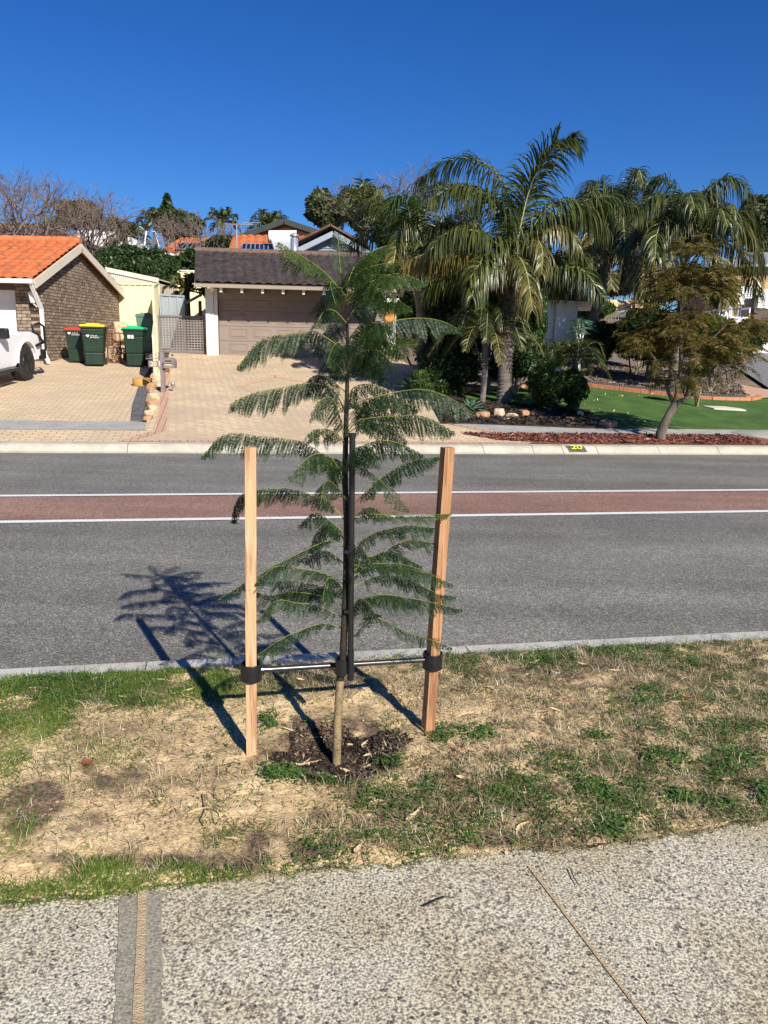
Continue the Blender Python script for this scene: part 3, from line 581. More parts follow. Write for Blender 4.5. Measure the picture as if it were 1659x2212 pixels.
# clover-like ground cover
def rosettes(pos,ll,n_each,spread):
    Q=[]
    for s,t in pos:
        c=np.array(ST(s,t,vz2(s,t)))
        for _ in range(n_each):
            a=random.uniform(0,6.28); r=spread*random.random()**.7; q=c+np.array([math.cos(a)*r,math.sin(a)*r,random.uniform(.004,.03)*(1-.5*r/spread)])
            d=np.array([math.cos(a+random.gauss(0,.5)),math.sin(a+random.gauss(0,.5)),random.uniform(-.1,.6)]); d/=np.linalg.norm(d); b=np.cross(d,(0,0,1)+rng.normal(0,.3,3)); b/=np.linalg.norm(b); L=ll*random.uniform(.6,1.3)
            Q.append([q,q+d*L*.5+b*L*.33,q+d*L,q+d*L*.5-b*L*.33])
    return quads(Q)
V,Fc=rosettes(scatter(2600,[(1020,1740,230,50,.45),(1300,1740,350,60,.5),(1150,1690,200,40,.4),(1480,1560,200,60,.4),(900,1840,200,40,.4),(150,1500,200,30,.3),(1200,1430,300,30,.4)],floor=.01,clump=4),.011,9,.025)
nmesh('ground_cover',V,Fc,M['weed'],kind='stuff')
WD=[(612,1692,45,24,'leafy green weed at the front left rim of the dark mulch'),(955,1600,32,20,'leafy weed just right of the foot of the right timber stake'),(1030,1598,40,18,'spreading weed at the right end of the patch beside the right stake'),(1440,1650,55,20,'low weed on the straw verge far right, below the bare sand'),(1590,1655,60,26,'broad weed patch at the right edge of the verge'),(1320,1792,46,24,'dense dark green weed touching the footpath edge'),(1275,1715,40,18,'weed amid dry grass between bare sand and footpath on the right'),(1480,1735,40,16,'small weed right of the centre of the lower right verge'),(700,1705,20,14,'small bright weed just below the dark mulch'),(845,1665,26,16,'small grassy weed at the right front rim of the mulch'),(1645,1725,24,20,'weed cut by the right edge of the photo next to the path'),(575,1575,24,18,'small weed right behind the left timber stake'),(1395,1525,25,12,'small weed at the right rim of the bare sand patch'),(1290,1605,30,14,'sprawling weed below the bare sand patch on the right')]
for x,y,rx,ry,lb in WD:
    c=G(x,y); pos=[]
    sc=c[1]/1662; 
    for _ in range(int(rx*ry/17)):
        a=random.uniform(0,6.28); r=random.random()**.5
        g=G(x+rx*r*math.cos(a),y+ry*r*math.sin(a)); pos.append(stof(g))
    V,Fc=rosettes(pos,.015,7,.022); nmesh('weed',V,Fc,M['weed'],org=c,label=lb,category='weed',cat='weed',group='weeds on the verge') if False else tagd(nmesh('weed',V,Fc,M['weed'],org=c),lb,'weed','weeds on the verge')
# mulch round the sapling
Q=[]
for _ in range(4300):
    a=random.uniform(0,6.28); r=.235*random.random()**.6*(1+.45*noise.noise(Vector((math.cos(a)*1.5,math.sin(a)*1.5,2)))); s=TS+.02+r*1.12*math.cos(a); t=TT-.01+r*.86*math.sin(a)
    c=np.array(ST(s,t,vz2(s,t)+random.uniform(.001,.014))); d=rng.normal(size=3); d[2]*=.4; d/=np.linalg.norm(d); b=rng.normal(size=3); b-=d*b.dot(d); b/=np.linalg.norm(b); L=random.uniform(.006,.022)*(1.6 if random.random()<.1 else 1); w=L*random.uniform(.25,.6)
    Q.append([c-d*L/2-b*w/2,c+d*L/2-b*w/3,c+d*L/2+b*w/3,c-d*L/2+b*w/2])
V,Fc=quads(Q); nmesh('dark_mulch',V,Fc,M['chips'],kind='stuff')
# pebbles and crumbs on the sand
Q=[]
for s,t in scatter(3500,[(0,0,1,1,0)],floor=.5,clump=3):
    c=np.array(ST(s,t,vz2(s,t)+.002)); d=rng.normal(size=3); d/=np.linalg.norm(d); b=rng.normal(size=3); b-=d*b.dot(d); b/=np.linalg.norm(b); L=random.uniform(.003,.009); Q.append([c-d*L,c-b*L*.7,c+d*L,c+b*L*.7])
V,Fc=quads(Q); nmesh('gravel',V,Fc,leafmat('crumbs',[(0,(.05,.035,.025)),(.5,(.2,.13,.08)),(.8,(.45,.36,.24)),(1,(.65,.6,.5))],0,.9,nsc=20),kind='stuff')
ORD=['closest','second closest','third closest','fourth closest','fifth closest','sixth closest','seventh closest','eighth closest','ninth closest']
def leaflabels(pts,marks,head):
    near={}
    for i,(x,y,*_) in enumerate(pts):
        k=min(range(len(marks)),key=lambda q:(marks[q][0]-x)**2+(marks[q][1]-y)**2); near.setdefault(k,[]).append(((marks[k][0]-x)**2+(marks[k][1]-y)**2,i))
    out={}
    for k,v in near.items():
        for r_,(_,i) in enumerate(sorted(v)): out[i]=head+', '+ORD[r_]+' to '+marks[k][2]
    return out
def leafmesh(L,w,curl,bend,k=8):
    V=[];Fc=[]
    for i in range(k+1):
        u=i/k; ww=w*math.sin(math.pi*min(.98,max(.02,u))**.8)*.5; x=(u-.5)*L; y=bend*math.sin(math.pi*u); z=curl*(2*u-1)**2
        V+= [(x,y-ww,z+ww*.5),(x,y,z),(x,y+ww,z+ww*.5)]
    for i in range(k):
        for j in range(2): a=i*3+j; Fc.append((a,a+3,a+4,a+1))
    return V,Fc
LM=[]
for i,(L,w,cu_,be) in enumerate([(.10,.016,.006,.008),(.085,.02,.014,.004),(.12,.014,.004,.016),(.07,.024,.012,.006)]):
    V,Fc=leafmesh(L,w,cu_,be); o=nmesh('gum_leaf',V,Fc,M['deadleaf'],smooth=True); LM.append(o.data); bpy.data.objects.remove(o)
def dropleaf(x,y,a,k,lb,group,mat=None,sc=1.,name='gum_leaf',cat='leaf'):
    g=G(x,y); s,t=stof(g); me=LM[k%4]
    if mat: me=me.copy(); me.materials.clear(); me.materials.append(mat)
    o=bpy.data.objects.new(name,me); COL.objects.link(o); o.location=ST(s,t,(vz2(s,t) if t>2.1 else (0 if t<3.7 else H(t))) if t<3.7 else rz(t)); o.location.z+=.006
    o.rotation_euler=(random.uniform(-.25,.25),random.uniform(-.2,.2),a); o.scale=(sc,sc*(1.7 if sc==.951 else 1),sc); tagd(o,lb,cat,group)
ml='pale dry gum leaf curled on the dark mulch at the foot of the sapling'
MLP=[(632,1600,-.5),(642,1640,-1.1),(648,1628,-1.2),(655,1648,.9),(668,1645,.5),(700,1672,0),(640,1655,.1),(705,1578,.7),(790,1610,1.2),(803,1630,.4),(790,1650,.35),(805,1660,.2),(760,1605,-.1),(715,1590,-.3),(818,1650,1.),(750,1663,-.5),(730,1682,-.05),(690,1598,.3)]
ml=leaflabels(MLP,[(727,1643,'the foot of the sapling'),(640,1650,'the left rim of the mulch'),(830,1620,'the right rim of the mulch'),(740,1690,'the front rim of the mulch'),(660,1590,'the back left of the mulch')],'dry curled gum leaf')
for i,(x,y,a) in enumerate(MLP):
    dropleaf(x,y,a,random.randrange(4),ml[i],'dry gum leaves on the mulch',sc=random.uniform(.75,1.1))
vl='pale dry gum leaf lying in the grass and sand of the verge'
VLP=[(75,1498,.2),(290,1515,.1),(335,1512,.0),(355,1487,-.2),(275,1520,.05),(410,1512,.4),(500,1460,0),(1155,1440,.6),(1200,1550,-.3),(1130,1800,.9),(1140,1730,-.1),(890,1780,1.),(775,1850,1.3),(510,1832,0),(1350,1690,.3),(1000,1700,.1),(650,1485,.1),(205,1480,1.),(1015,1430,.3),(905,1765,1.1),(1260,1450,-.8),(1330,1465,-.2),(1060,1500,.4),(1620,1640,.2),(1570,1700,.6),(60,1890,.0),(245,1540,.8),(1480,1480,.3),(1400,1590,-.4),(1010,1560,0),(430,1770,.2)]
vl=leaflabels(VLP,[(30,1500,'the left edge of the grass strip'),(330,1500,'the shadow in the green grass'),(544,1560,'the left timber stake'),(200,1505,'the rust bark strip in the grass'),(933,1540,'the right timber stake'),(1195,1463,'the white paper scrap'),(1505,1528,'the long bark strip at the right'),(1175,1570,'the hole in the bare sand'),(1320,1792,'the dense dark weed by the path'),(1440,1650,'the low weed on the straw'),(950,1780,'the path edge right of the sapling'),(430,1850,'the path edge left of the sapling')],'dry gum leaf')
for i,(x,y,a) in enumerate(VLP):
    dropleaf(x,y,a,random.randrange(4),vl[i],'dry gum leaves scattered on the verge',sc=random.uniform(.6,1.05))
for x,y,a,sc,lb in [(185,1672,-1.15,.951,'broad rust red piece of bark lying on the sand at the left'),(205,1505,.45,1.1,'narrow rust brown bark strip in the green grass at the left'),(1505,1528,-.35,1.25,'long rust brown bark strip on the straw at the right'),(1110,1593,-.25,.7,'thin brown bark strip below the bare sand patch')]:
    dropleaf(x,y,a,3 if x<190 else 2,lb,None,M['rustbark'],sc,'bark_piece','bark')
for x,y,lb in [(380,1544,'small red leaf on sand under the green grass strip at the left'),(658,2005-340,'small red leaf')][:1]+[(1208,1685,'small red leaf in the weeds of the lower right verge'),(1390,1830-65,'small red leaf beside the dense dark weed near the path')]: dropleaf(x,y,random.uniform(0,3),3,lb,None,M['rustbark'],.35,'red_leaf','leaf')
for x,y,lb in [(1265,1345,'brown leaf lying on the asphalt right of the tree'),(148,1432,'red leaf on the asphalt near the kerb at the far left'),(127,1443,'smaller red leaf by the kerb at the far left')]: dropleaf(x,y,.3,3,lb,None,M['rustbark'],.5,'fallen_leaf','leaf')
M['twig']=mk('twig',(.06,.04,.03),(.13,.09,.06),sc=30)
for i,(pts,lb) in enumerate([([(437,1735),(442,1770),(432,1790),(440,1800)],'thin dark twig on the sand left of centre'),([(470,1670),(505,1660),(520,1665)],'dry stalk lying near the foot of the left stake'),([(1232,1880),(1240,1900),(1250,1915)],'short dark twig lying on the footpath right of centre'),([(915,1962),(940,1950),(965,1940)],'fine twig on the footpath below the sapling'),([(1290,1745),(1370,1725),(1440,1712)],'long pale stalk across the lower right verge')]):
    mb=MB(); q=[]
    for x,y in pts:
        g=G(x,y); s,t=stof(g); q.append(np.array(ST(s,t,(vz2(s,t) if t>2.12 else 0)+.006)))
    mb.tube(q,.0022,5); mb.build('twig',M['twig'],org=q[0],label=lb,cat='twig')
g=G(1195,1563-100); mb=MB(); 
for _ in range(14):
    c=g+rng.normal(0,.012,3)*[1,.7,.3]+[0,0,.02]; a=rng.normal(0,.013,3); b=rng.normal(0,.013,3); mb.poly([c-a,c-b,c+a,c+b])
mb.build('paper_scrap',M['white'],org=g,label='crumpled white paper scrap in the dry grass near the kerb',cat='litter')
# ------------------------------------------------ stakes
def vert(px,py,Y): return P(px,py,Y)
def stake(base,topp,w,rz,lb,wm='wood'):
    b=G(*base)-[0,0,.06]; Y=b[1]; t=P(topp[0],topp[1],Y); o=thing('timber_stake',G(*base),lb,'stake')
    mb=MB(); c,s=math.cos(rz),math.sin(rz); cs=[np.array([c*i-s*j,s*i+c*j,0])*w/2 for i,j in((-1,-1),(1,-1),(1,1),(-1,1))]
    k=10; rows=[]
    for i in range(k+1):
        u=i/k; cc=b+(t-b)*u+np.array([.0016*noise.noise(Vector((u*3,Y*9,0))),.0016*noise.noise(Vector((u*3,Y*5,4))),0]); rows+= [cc+q for q in cs]
    fs=[(0,3,2,1),(4*k,4*k+1,4*k+2,4*k+3)]
    for i in range(k):
        for j in range(4): fs.append((4*i+j,4*i+(j+1)%4,4*i+4+(j+1)%4,4*i+4+j))
    mb.add(rows,fs); ob=mb.build('post',M[wm],o,bevel=.0018); return o,b,t
lst,lb_,lt_=stake((543,1640),(541,966),.0415,R(9),'pale timber stake on the left of the sapling, standing straight in the sand')
rst,rb_,rt_=stake((922,1590),(967,966),.043,R(24),'reddish timber stake on the right of the sapling, leaning slightly right','wood2')
def onst(b,t,py):   # point on the stake axis at row py
    lo,hi=0.,1.
    for _ in range(40):
        m=(lo+hi)/2; c=b+(t-b)*m; q=c-np.array([0,0,CZ]); y=1106-F*(q@cu)/(q@fw)
        if y>py: lo=m
        else: hi=m
    return b+(t-b)*lo
cL=onst(lb_,lt_,1450); cR=onst(rb_,rt_,1426)
tie=thing('tree_tie',(cL+cR)/2*[1,1,1],'black plastic tie bar with ring collars joining both stakes to the sapling','tree tie')
def ring(c,r,h,th,gap=None,ax=None):
    mb=MB(); n=28; a0=0 if gap is None else gap[0]; a1=2*math.pi if gap is None else gap[1]; vs=[];fs=[]
    for j in range(n+1):
        a=a0+(a1-a0)*j/n
        for rr,z in((r,-h/2),(r,h/2),(r-th,h/2),(r-th,-h/2)): vs.append(c+np.array([rr*math.cos(a),rr*math.sin(a),z]))
    for j in range(n):
        for q in range(4): fs.append((4*j+q,4*j+(q+1)%4,4*j+4+(q+1)%4,4*j+4+q))
    if gap is not None: fs+=[(0,1,2,3),(4*n+3,4*n+2,4*n+1,4*n)]
    mb.add(vs,fs); return mb
def bolt(c,dx):
    mb=MB(); q=c+np.array([dx,-.041,0]); mb.tube([q,q+[dx*.15,-.004,0]],.0105,14,sm=False); mb.tube([q+[0,-.004,0],q+[dx*.2,-.0065,0]],.0062,6,sm=False); return mb
for c,lab in((cL,0),(cR,1)):
    k=ring(c,.041,.068,.006).build('collar',M['black'],tie,bevel=.0012)
    bolt(c+np.array([0,0,-.008]),.004).build('bolt',M['black'],k)
cM=P(741,1439,2.83)
ring(cM,.031,.064,.0055,gap=(R(-20),R(300))).build('collar',M['black'],tie)
mb=MB(); dv=(cR-cL)/np.linalg.norm(cR-cL); bz=np.array([0,0,.004]); mb.tube([cL+dv*.036+bz,cR-dv*.036+bz],.0112,14); bar=mb.build('bar',mk('glossy_black_tube',(.02,.02,.024),rough=.3,spec=.9,coat=1.),tie)
pole=thing('support_pole',P(757,1466,2.83),'tall black plastic support pole with a cap, strapped beside the sapling stem','support pole')
pb=P(757,1466,2.83); pt=P(761,938,2.83)
mb=MB(); mb.tube([pb,pt],.0112,16); mb.build('tube',M['black'],pole)
mb=MB(); mb.tube([pt-[0,0,.012],pt+[0,0,.004]],.0145,16,sm=False); mb.build('cap',M['black'],pole)
def onp(py): u=(1466-py)/(1466-938); return pb+(pt-pb)*u
for a,b_,r_ in((1196,1168,.0145),(1320,1305,.0135),(1468,1400,.0135),(985,979,.013),(1455,1440,.0155)):
    mb=MB(); mb.tube([onp(a),onp(b_)],r_,14,sm=False); sl_=mb.build('sleeve',M['black'],pole)
    if b_ in(1168,1305): mb=MB(); c=(onp(a)+onp(b_))/2; mb.box(c+[-.018,.0,0],(.016,.022,.012)); mb.build('strap_buckle',M['black'],sl_)
# ------------------------------------------------ the young sapling
sap=thing('young_tree',tg,'staked young feathery leaved tree in the verge, centre of the photo','tree')
TK=[(727,1650,2.78,.0175),(729,1560,2.79,.0165),(735,1470,2.82,.0155),(742,1400,2.845,.014),(748,1250,2.86,.013),(749,1130,2.865,.012),(745,1030,2.87,.0115),(748,900,2.87,.009),(751,800,2.87,.007),(750,700,2.87,.005),(746,640,2.87,.005),(738,590,2.87,.0035)]
mb=MB(); mb.tube([P(a,b,c) for a,b,c,d in TK[:3]],[d for *_,d in TK[:3]],12); mb.build('trunk',M['bark'],sap)
mb=MB(); mb.tube([P(a,b,c) for a,b,c,d in TK[2:]],[d for *_,d in TK[2:]],10); mb.build('stem',M['barkshade'],sap)
def spline(c,n):
    c=np.array(c,float); k=len(c); out=[]
    cc=np.vstack([2*c[0]-c[1],c,2*c[-1]-c[-2]])
    for u in np.linspace(0,k-1-1e-6,n):
        i=int(u); f=u-i; p0,p1,p2,p3=cc[i],cc[i+1],cc[i+2],cc[i+3]
        out.append(.5*((2*p1)+(-p0+p2)*f+(2*p0-5*p1+4*p2-p3)*f*f+(-p0+3*p1-3*p2+p3)*f**3))
    return np.array(out)
def bipinnate(ctrl,droop,plen,mat,start=.12,ll=.014,spacing=.021,name='frond',par=sap,rr=.0021,lsp=.0055,fresh=0):
    n=60; C=spline(ctrl,n); seg=np.linalg.norm(np.diff(C,axis=0),axis=1); cum=np.concatenate([[0],np.cumsum(seg)]); L=cum[-1]
    at=lambda d:np.array([np.interp(d,cum,C[:,i]) for i in range(3)])
    mb=MB(); mb.tube(C[::5] if n%5 else np.vstack([C[::5],C[-1:]]),list(np.linspace(rr,rr*.35,len(C[::5])+(0 if n%5 else 1))),5)
    Q=[]; npair=max(4,int(L*(1-start)/spacing)); PQ=[]
    for i in range(npair):
        u=start+(1-start)*(i+.5)/npair; c=at(u*L); T=at(min(L,u*L+.01))-at(u*L-.01); T/=np.linalg.norm(T)
        prof=min(1,.55+1.3*(u-start))*(1 if u<.72 else max(.18,1-((u-.72)/.30)**1.7))
        sidev=np.cross(T,(0,0,1)); sidev/=(np.linalg.norm(sidev)+1e-6)
        for sg in(-1,1):
            d=sidev*sg*(1-.45*droop)+T*(.45+.1*random.random())+np.array([0,0,-1.15*droop*random.uniform(.75,1.2)])+rng.normal(0,.15,3); d/=np.linalg.norm(d)
            pl=plen*prof*random.uniform(.7,1.15); m_=max(4,int(pl/lsp)); pts=[c]; dd=d.copy()
            nn=np.cross(T*sg,d); nn/= (np.linalg.norm(nn)+1e-6)
            if nn[2]<0: nn=-nn
            for j in range(m_): 
                dd=dd+np.array([0,0,-.035*(.3+droop)]); dd/=np.linalg.norm(dd); pts.append(pts[-1]+dd*pl/m_)
            pts=np.array(pts); D=np.diff(pts,axis=0); D/=np.linalg.norm(D,axis=1)[:,None]; B=np.cross(D,nn); B/=np.linalg.norm(B,axis=1)[:,None]
            NN=np.cross(B,D)
            w=.0006; PQ.append([pts[0]-B[0]*w,pts[0]+B[0]*w,pts[-1]+B[-1]*w*.5,pts[-1]-B[-1]*w*.5])
            uu=(np.arange(m_)+.5)/m_; lp=ll*np.minimum(1,1.35*np.sqrt(np.maximum(0.05,1-uu**2.2)))*np.minimum(1,.6+uu*3)
            for sg2 in(-1,1):
                dl=B*sg2*.9+D*.42+NN*rng.normal(-.12,.16,(m_,1)); dl/=np.linalg.norm(dl,axis=1)[:,None]; pw=np.cross(dl,NN); pw/=np.linalg.norm(pw,axis=1)[:,None]
                b0=pts[:-1]; l_=(lp*rng.uniform(.85,1.1,m_))[:,None]; wd=l_*.19
                Q.append(np.stack([b0,b0+dl*l_*.45+pw*wd,b0+dl*l_,b0+dl*l_*.5-pw*wd],1))
    Q=np.concatenate(Q+[np.array(PQ)]); V,Fc=quads(Q); st=mb.build(name,M['stalk'],par); nmesh('leaflets',V,Fc,mat,st)
    return st
def fr(pts,dy,droop,plen,mat='L_sap',y0=2.87,**k):
    n=len(pts); bipinnate([P(a+(random.gauss(0,2.5) if i else 0),b+(random.gauss(0,3.5) if i else 0),y0+dy*(i/(n-1))**1.2) for i,(a,b) in enumerate(pts)],droop,plen,M[mat],**k)
FR=[([(742,632),(700,585),(655,555),(602,526)],-.12,.75,.085,'L_sap2'),([(742,612),(736,575),(731,540),(728,512)],.03,.2,.045,'L_sap'),
([(748,620),(772,570),(810,540),(850,526)],.08,.35,.08,'L_sap2'),([(748,630),(780,590),(825,572),(865,572)],-.1,.5,.08,'L_sap2'),
([(750,640),(800,606),(860,592),(922,607)],.12,.8,.075,'L_sap2'),([(750,650),(790,612),(820,620),(836,655)],-.22,.8,.09,'L_sap2'),
([(748,640),(720,610),(712,625),(716,655)],-.2,.8,.07,'L_sap'),([(750,640),(748,600),(770,560),(800,545)],-.15,.5,.08,'L_sap2'),
([(748,650),(735,620),(700,640),(690,680)],.2,.7,.07,'L_sap'),([(750,660),(765,640),(780,660),(790,700)],.2,.8,.08,'L_sap'),([(752,690),(775,655),(810,650),(840,668)],.1,.8,.075,'L_sap'),
([(752,752),(810,705),(886,684),(945,690),(986,714)],.1,.9,.088,'L_sap'),([(748,760),(694,720),(654,716),(570,738),(512,798)],-.12,1.,.10,'L_sap'),
([(752,790),(800,742),(850,728),(905,738)],-.15,.8,.085,'L_sap2'),([(750,780),(735,742),(720,750),(708,790)],-.2,.9,.09,'L_sap'),
([(752,800),(775,760),(815,755),(850,790)],-.22,.8,.09,'L_sap'),([(750,810),(740,770),(752,745),(775,735)],-.3,.7,.08,'L_sap'),([(751,770),(770,720),(810,700),(835,705)],.25,.6,.09,'L_sap'),
([(751,820),(765,790),(790,790),(800,812)],.25,.8,.07,'L_sap'),([(750,740),(735,705),(712,700),(700,720)],.22,.8,.07,'L_sap'),
([(749,880),(728,842),(678,830),(610,836),(550,850),(502,866),(500,890)],-.1,1.,.10,'L_sap'),([(742,945),(733,895),(712,858),(688,868),(680,900)],-.18,.9,.09,'L_sap'),
([(750,882),(798,854),(894,840),(960,855),(1022,895)],-.06,.95,.112,'L_sap'),([(750,935),(782,906),(850,896),(920,905),(985,935)],-.18,.8,.10,'L_sap'),
([(749,870),(765,840),(800,828),(840,840)],.2,.8,.09,'L_sap'),([(748,900),(735,860),(718,842),(700,850)],.2,.8,.08,'L_sap'),([(750,900),(770,880),(810,880),(850,905)],.25,.7,.09,'L_sap'),
([(750,1010),(770,975),(820,950),(870,955),(920,985)],.12,.75,.10,'L_sap'),([(742,1050),(712,1000),(658,956),(560,938),(485,942),(434,982)],-.08,1.,.095,'L_sap'),
([(746,1040),(715,990),(670,985),(625,1030)],-.2,.95,.095,'L_sap'),([(760,1095),(812,1040),(878,1004),(952,990)],-.05,.75,.085,'L_sap'),
([(752,1000),(775,1010),(825,1040),(880,1105)],-.2,.35,.06,'L_sap'),([(745,1030),(760,985),(790,965),(815,985)],-.25,.7,.08,'L_sap'),
([(750,1130),(702,1078),(622,1058),(550,1066),(512,1082),(502,1120)],.08,.9,.085,'L_sap'),([(749,1160),(718,1130),(678,1105),(640,1135)],-.12,.75,.085,'L_sap'),
([(755,1120),(800,1108),(880,1110),(972,1112)],.1,.25,.065,'L_sap2'),([(755,1190),(800,1155),(870,1135),(942,1140)],-.08,.55,.085,'L_sap'),
([(756,1206),(818,1190),(880,1170),(944,1172)],.16,.45,.08,'L_sap'),([(748,1185),(715,1170),(665,1182),(600,1225),(540,1262),(472,1296)],-.1,.4,.075,'L_sap'),
([(749,1225),(712,1198),(675,1196),(640,1215)],.18,.6,.08,'L_sap'),([(749,1266),(700,1244),(630,1230),(590,1232),(552,1262)],-.12,.6,.085,'L_sap'),
([(750,1314),(690,1284),(630,1272),(580,1280),(532,1274)],.1,.5,.085,'L_sap'),([(751,1340),(690,1310),(640,1300),(595,1305),(558,1342)],-.1,.7,.075,'L_sap'),
([(752,1362),(700,1348),(650,1356),(600,1380),(546,1414)],-.1,.45,.075,'L_sap'),([(756,1222),(838,1216),(900,1225),(978,1262)],-.1,.5,.09,'L_sap'),
([(756,1270),(820,1246),(880,1250),(935,1275),(985,1290)],.15,.6,.09,'L_sap'),([(757,1300),(820,1282),(900,1288),(1002,1316)],-.1,.45,.085,'L_sap'),
([(756,1338),(814,1344),(880,1368),(930,1384),(974,1400)],-.12,.3,.06,'L_sap'),([(757,1325),(800,1295),(850,1290),(900,1310)],.2,.7,.085,'L_sap'),
([(756,1385),(780,1350),(805,1330),(820,1328)],-.15,.4,.04,'L_sap'),([(756,1240),(790,1205),(850,1198),(910,1222)],.2,.6,.085,'L_sap'),([(750,1290),(700,1270),(640,1250),(585,1262)],.2,.7,.085,'L_sap')]
for i in range(15):
    y_=790+ (i*41)%560+random.uniform(-8,8); a=i*2.4; dx=math.cos(a); dy_=math.sin(a)
    if abs(dx)>.75: dx*=.6
    Ln=random.uniform(.20,.34); k_=120*Ln/.3; x_=750; FR.append(([(x_,y_+12),(x_+dx*k_*.45,y_-22),(x_+dx*k_*.85,y_-24+random.uniform(-8,10)),(x_+dx*k_*1.15,y_+random.uniform(-5,28))],(.34 if dy_>0 else -.30)*max(.5,abs(dy_)),random.uniform(.45,.95),random.uniform(.07,.095),'L_sap'))
FR+=[([(748,640),(790,600),(830,590),(872,600)],-.2,.6,.09,'L_sap2'),
([(750,660),(790,640),(840,640),(885,670)],-.25,.8,.08,'L_sap2'),([(750,700),(722,672),(700,672),(680,700)],-.15,.8,.08,'L_sap'),([(750,745),(775,705),(815,690),(850,712)],-.2,.8,.1,'L_sap2'),
([(751,760),(780,735),(830,735),(868,770)],.2,.8,.09,'L_sap'),([(750,770),(728,738),(700,735),(680,765)],.25,.8,.09,'L_sap'),([(751,800),(770,775),(800,775),(825,805)],.05,.9,.08,'L_sap'),
([(750,830),(738,800),(722,792),(712,812)],.1,.9,.07,'L_sap'),([(750,885),(790,862),(850,862),(900,885)],.3,.8,.1,'L_sap'),([(752,935),(790,915),(840,925),(880,955)],.25,.8,.09,'L_sap'),
([(749,1010),(720,985),(690,990),(665,1015)],.2,.8,.08,'L_sap'),([(757,1250),(800,1225),(860,1225),(930,1245)],.05,.5,.085,'L_sap'),([(750,1300),(705,1275),(650,1278),(600,1300)],.25,.6,.08,'L_sap')]
for pts,dy,dr,pl,mt in FR: fr(pts,dy,dr,pl,mt)
# ------------------------------------------------ far side: generators
def frame(p0,ang):   # local frame on ground
    a=R(ang); return np.array(p0,float),np.array([math.cos(a),math.sin(a),0]),np.array([-math.sin(a),math.cos(a),0])
UP=np.array([0,0,1.])
def tilepatch(mb,a,b,c,d,cols,rows,amp,step,m=0,spc=6):
    """a,b eave left/right ; d,c ridge left/right. Wavy courses overlapping like roof tiles"""
    a,b,c,d=[np.array(q,float) for q in(a,b,c,d)]; n_=np.cross(b-a,d-a); n_/=np.linalg.norm(n_)
    if n_[2]<0: n_=-n_
    K=cols*spc
    for r_ in range(rows):
        vs=[]
        for w,v in enumerate((r_/rows,(r_+1)/rows+ .04/rows)):
            for i in range(K+1):
                u=i/K; p=(a*(1-u)+b*u)*(1-v)+(d*(1-u)+c*u)*v; ph=u*cols*2*math.pi
                h=amp*(.5+.5*math.sin(ph))**.8+ (step if w==0 else 0)+.008*noise.noise(Vector((u*cols,r_*3.1,0)))
                vs.append(p+n_*h)
        base=[vs[i]-n_*step*1.2 for i in range(K+1)]
        mb.add(vs+base,[(i,i+1,K+2+i,K+1+i) for i in range(K)]+[(2*K+2+i,2*K+3+i,i+1,i) for i in range(K)],m,False)
def ridgecaps(mb,a,b,r_,n,m=0):
    a=np.array(a,float);b=np.array(b,float)
    for i in range(n):
        p=a+(b-a)*i/n; q=a+(b-a)*(i+1.06)/n; mb.tube([p,q],[r_*1.06,r_*.93],8,m,cap=True)
def roofpoly(mb,pts,th=.12,m=0):
    pts=[np.array(p,float) for p in pts]; mb.hexa([p-[0,0,th] for p in pts],pts,m)
def crown_leaves(blobs,size,dens=1.,shell=.55):
    """blobs: (center(3), radii(3), n)"""
    Q=[]
    for c,r_,n_ in blobs:
        n_=int(n_*dens); d=rng.normal(size=(n_,3)); d/=np.linalg.norm(d,axis=1)[:,None]; rad=(shell+(1-shell)*rng.random(n_)**.6)
        nz_=np.array([noise.noise(Vector(tuple(q*2.1+np.array(c)*.7))) for q in d]); rad*=(1+.35*nz_)
        p=np.array(c)+d*rad[:,None]*np.array(r_)
        nn=d*.7+rng.normal(0,.8,(n_,3))+[0,0,.25]; nn/=np.linalg.norm(nn,axis=1)[:,None]
        a=np.cross(nn,rng.normal(size=(n_,3))); a/=np.linalg.norm(a,axis=1)[:,None]; b=np.cross(nn,a)
        L=(size*rng.uniform(.5,1.4,n_))[:,None]
        Q.append(np.stack([p-a*L,p-b*L*.45+a*L*.1,p+a*L,p+b*L*.45+a*L*.1],1))
    return quads(np.concatenate(Q))
def subblobs(c,r_,k,fr_=.42,n_=260,flat=1.):
    """clusters spread over an ellipsoid so the outline is uneven"""
    out=[(c,np.array(r_)*.62,int(n_*.8*k*.25))]
    for _ in range(k):
        d=rng.normal(size=3); d/=np.linalg.norm(d); d[2]=abs(d[2])*1.0 if random.random()<.72 else d[2]; q=np.array(c)+d*np.array(r_)*random.uniform(.55,.86); s_=fr_*random.uniform(.6,1.25)
        out.append((q,np.array(r_)*s_*np.array([1,1,flat]),n_))
    return out
def tree(name,base,c,r_,k,n_,size,mat,lb,cat='tree',trunk=.15,bark='bark_far',group=None,limbs=5,fr_=.42,dens=1.,flat=1.,shell=.55):
    base=np.array(base,float); o=thing(name,base,lb,cat,group); bl=subblobs(np.array(c,float),r_,k,fr_,n_,flat)
    V,Fc=crown_leaves(bl,size,dens,shell); nmesh('crown',V,Fc,M[mat] if isinstance(mat,str) else mat,o)
    mb=MB(); top=np.array(c)-[0,0,r_[2]*.5]; mb.tube([base-[0,0,.2],(base+top)/2+rng.normal(0,.1,3)*r_[0]*.3,top],[trunk,trunk*.8,trunk*.6],8)
    for i in range(limbs):
        q=bl[1+i%(len(bl)-1)][0]; mb.tube([top-[0,0,.1],(top+q)/2+[0,0,.1*r_[2]],q],[trunk*.5,trunk*.35,trunk*.12],5)
    mb.build('trunk',M[bark],o); return o
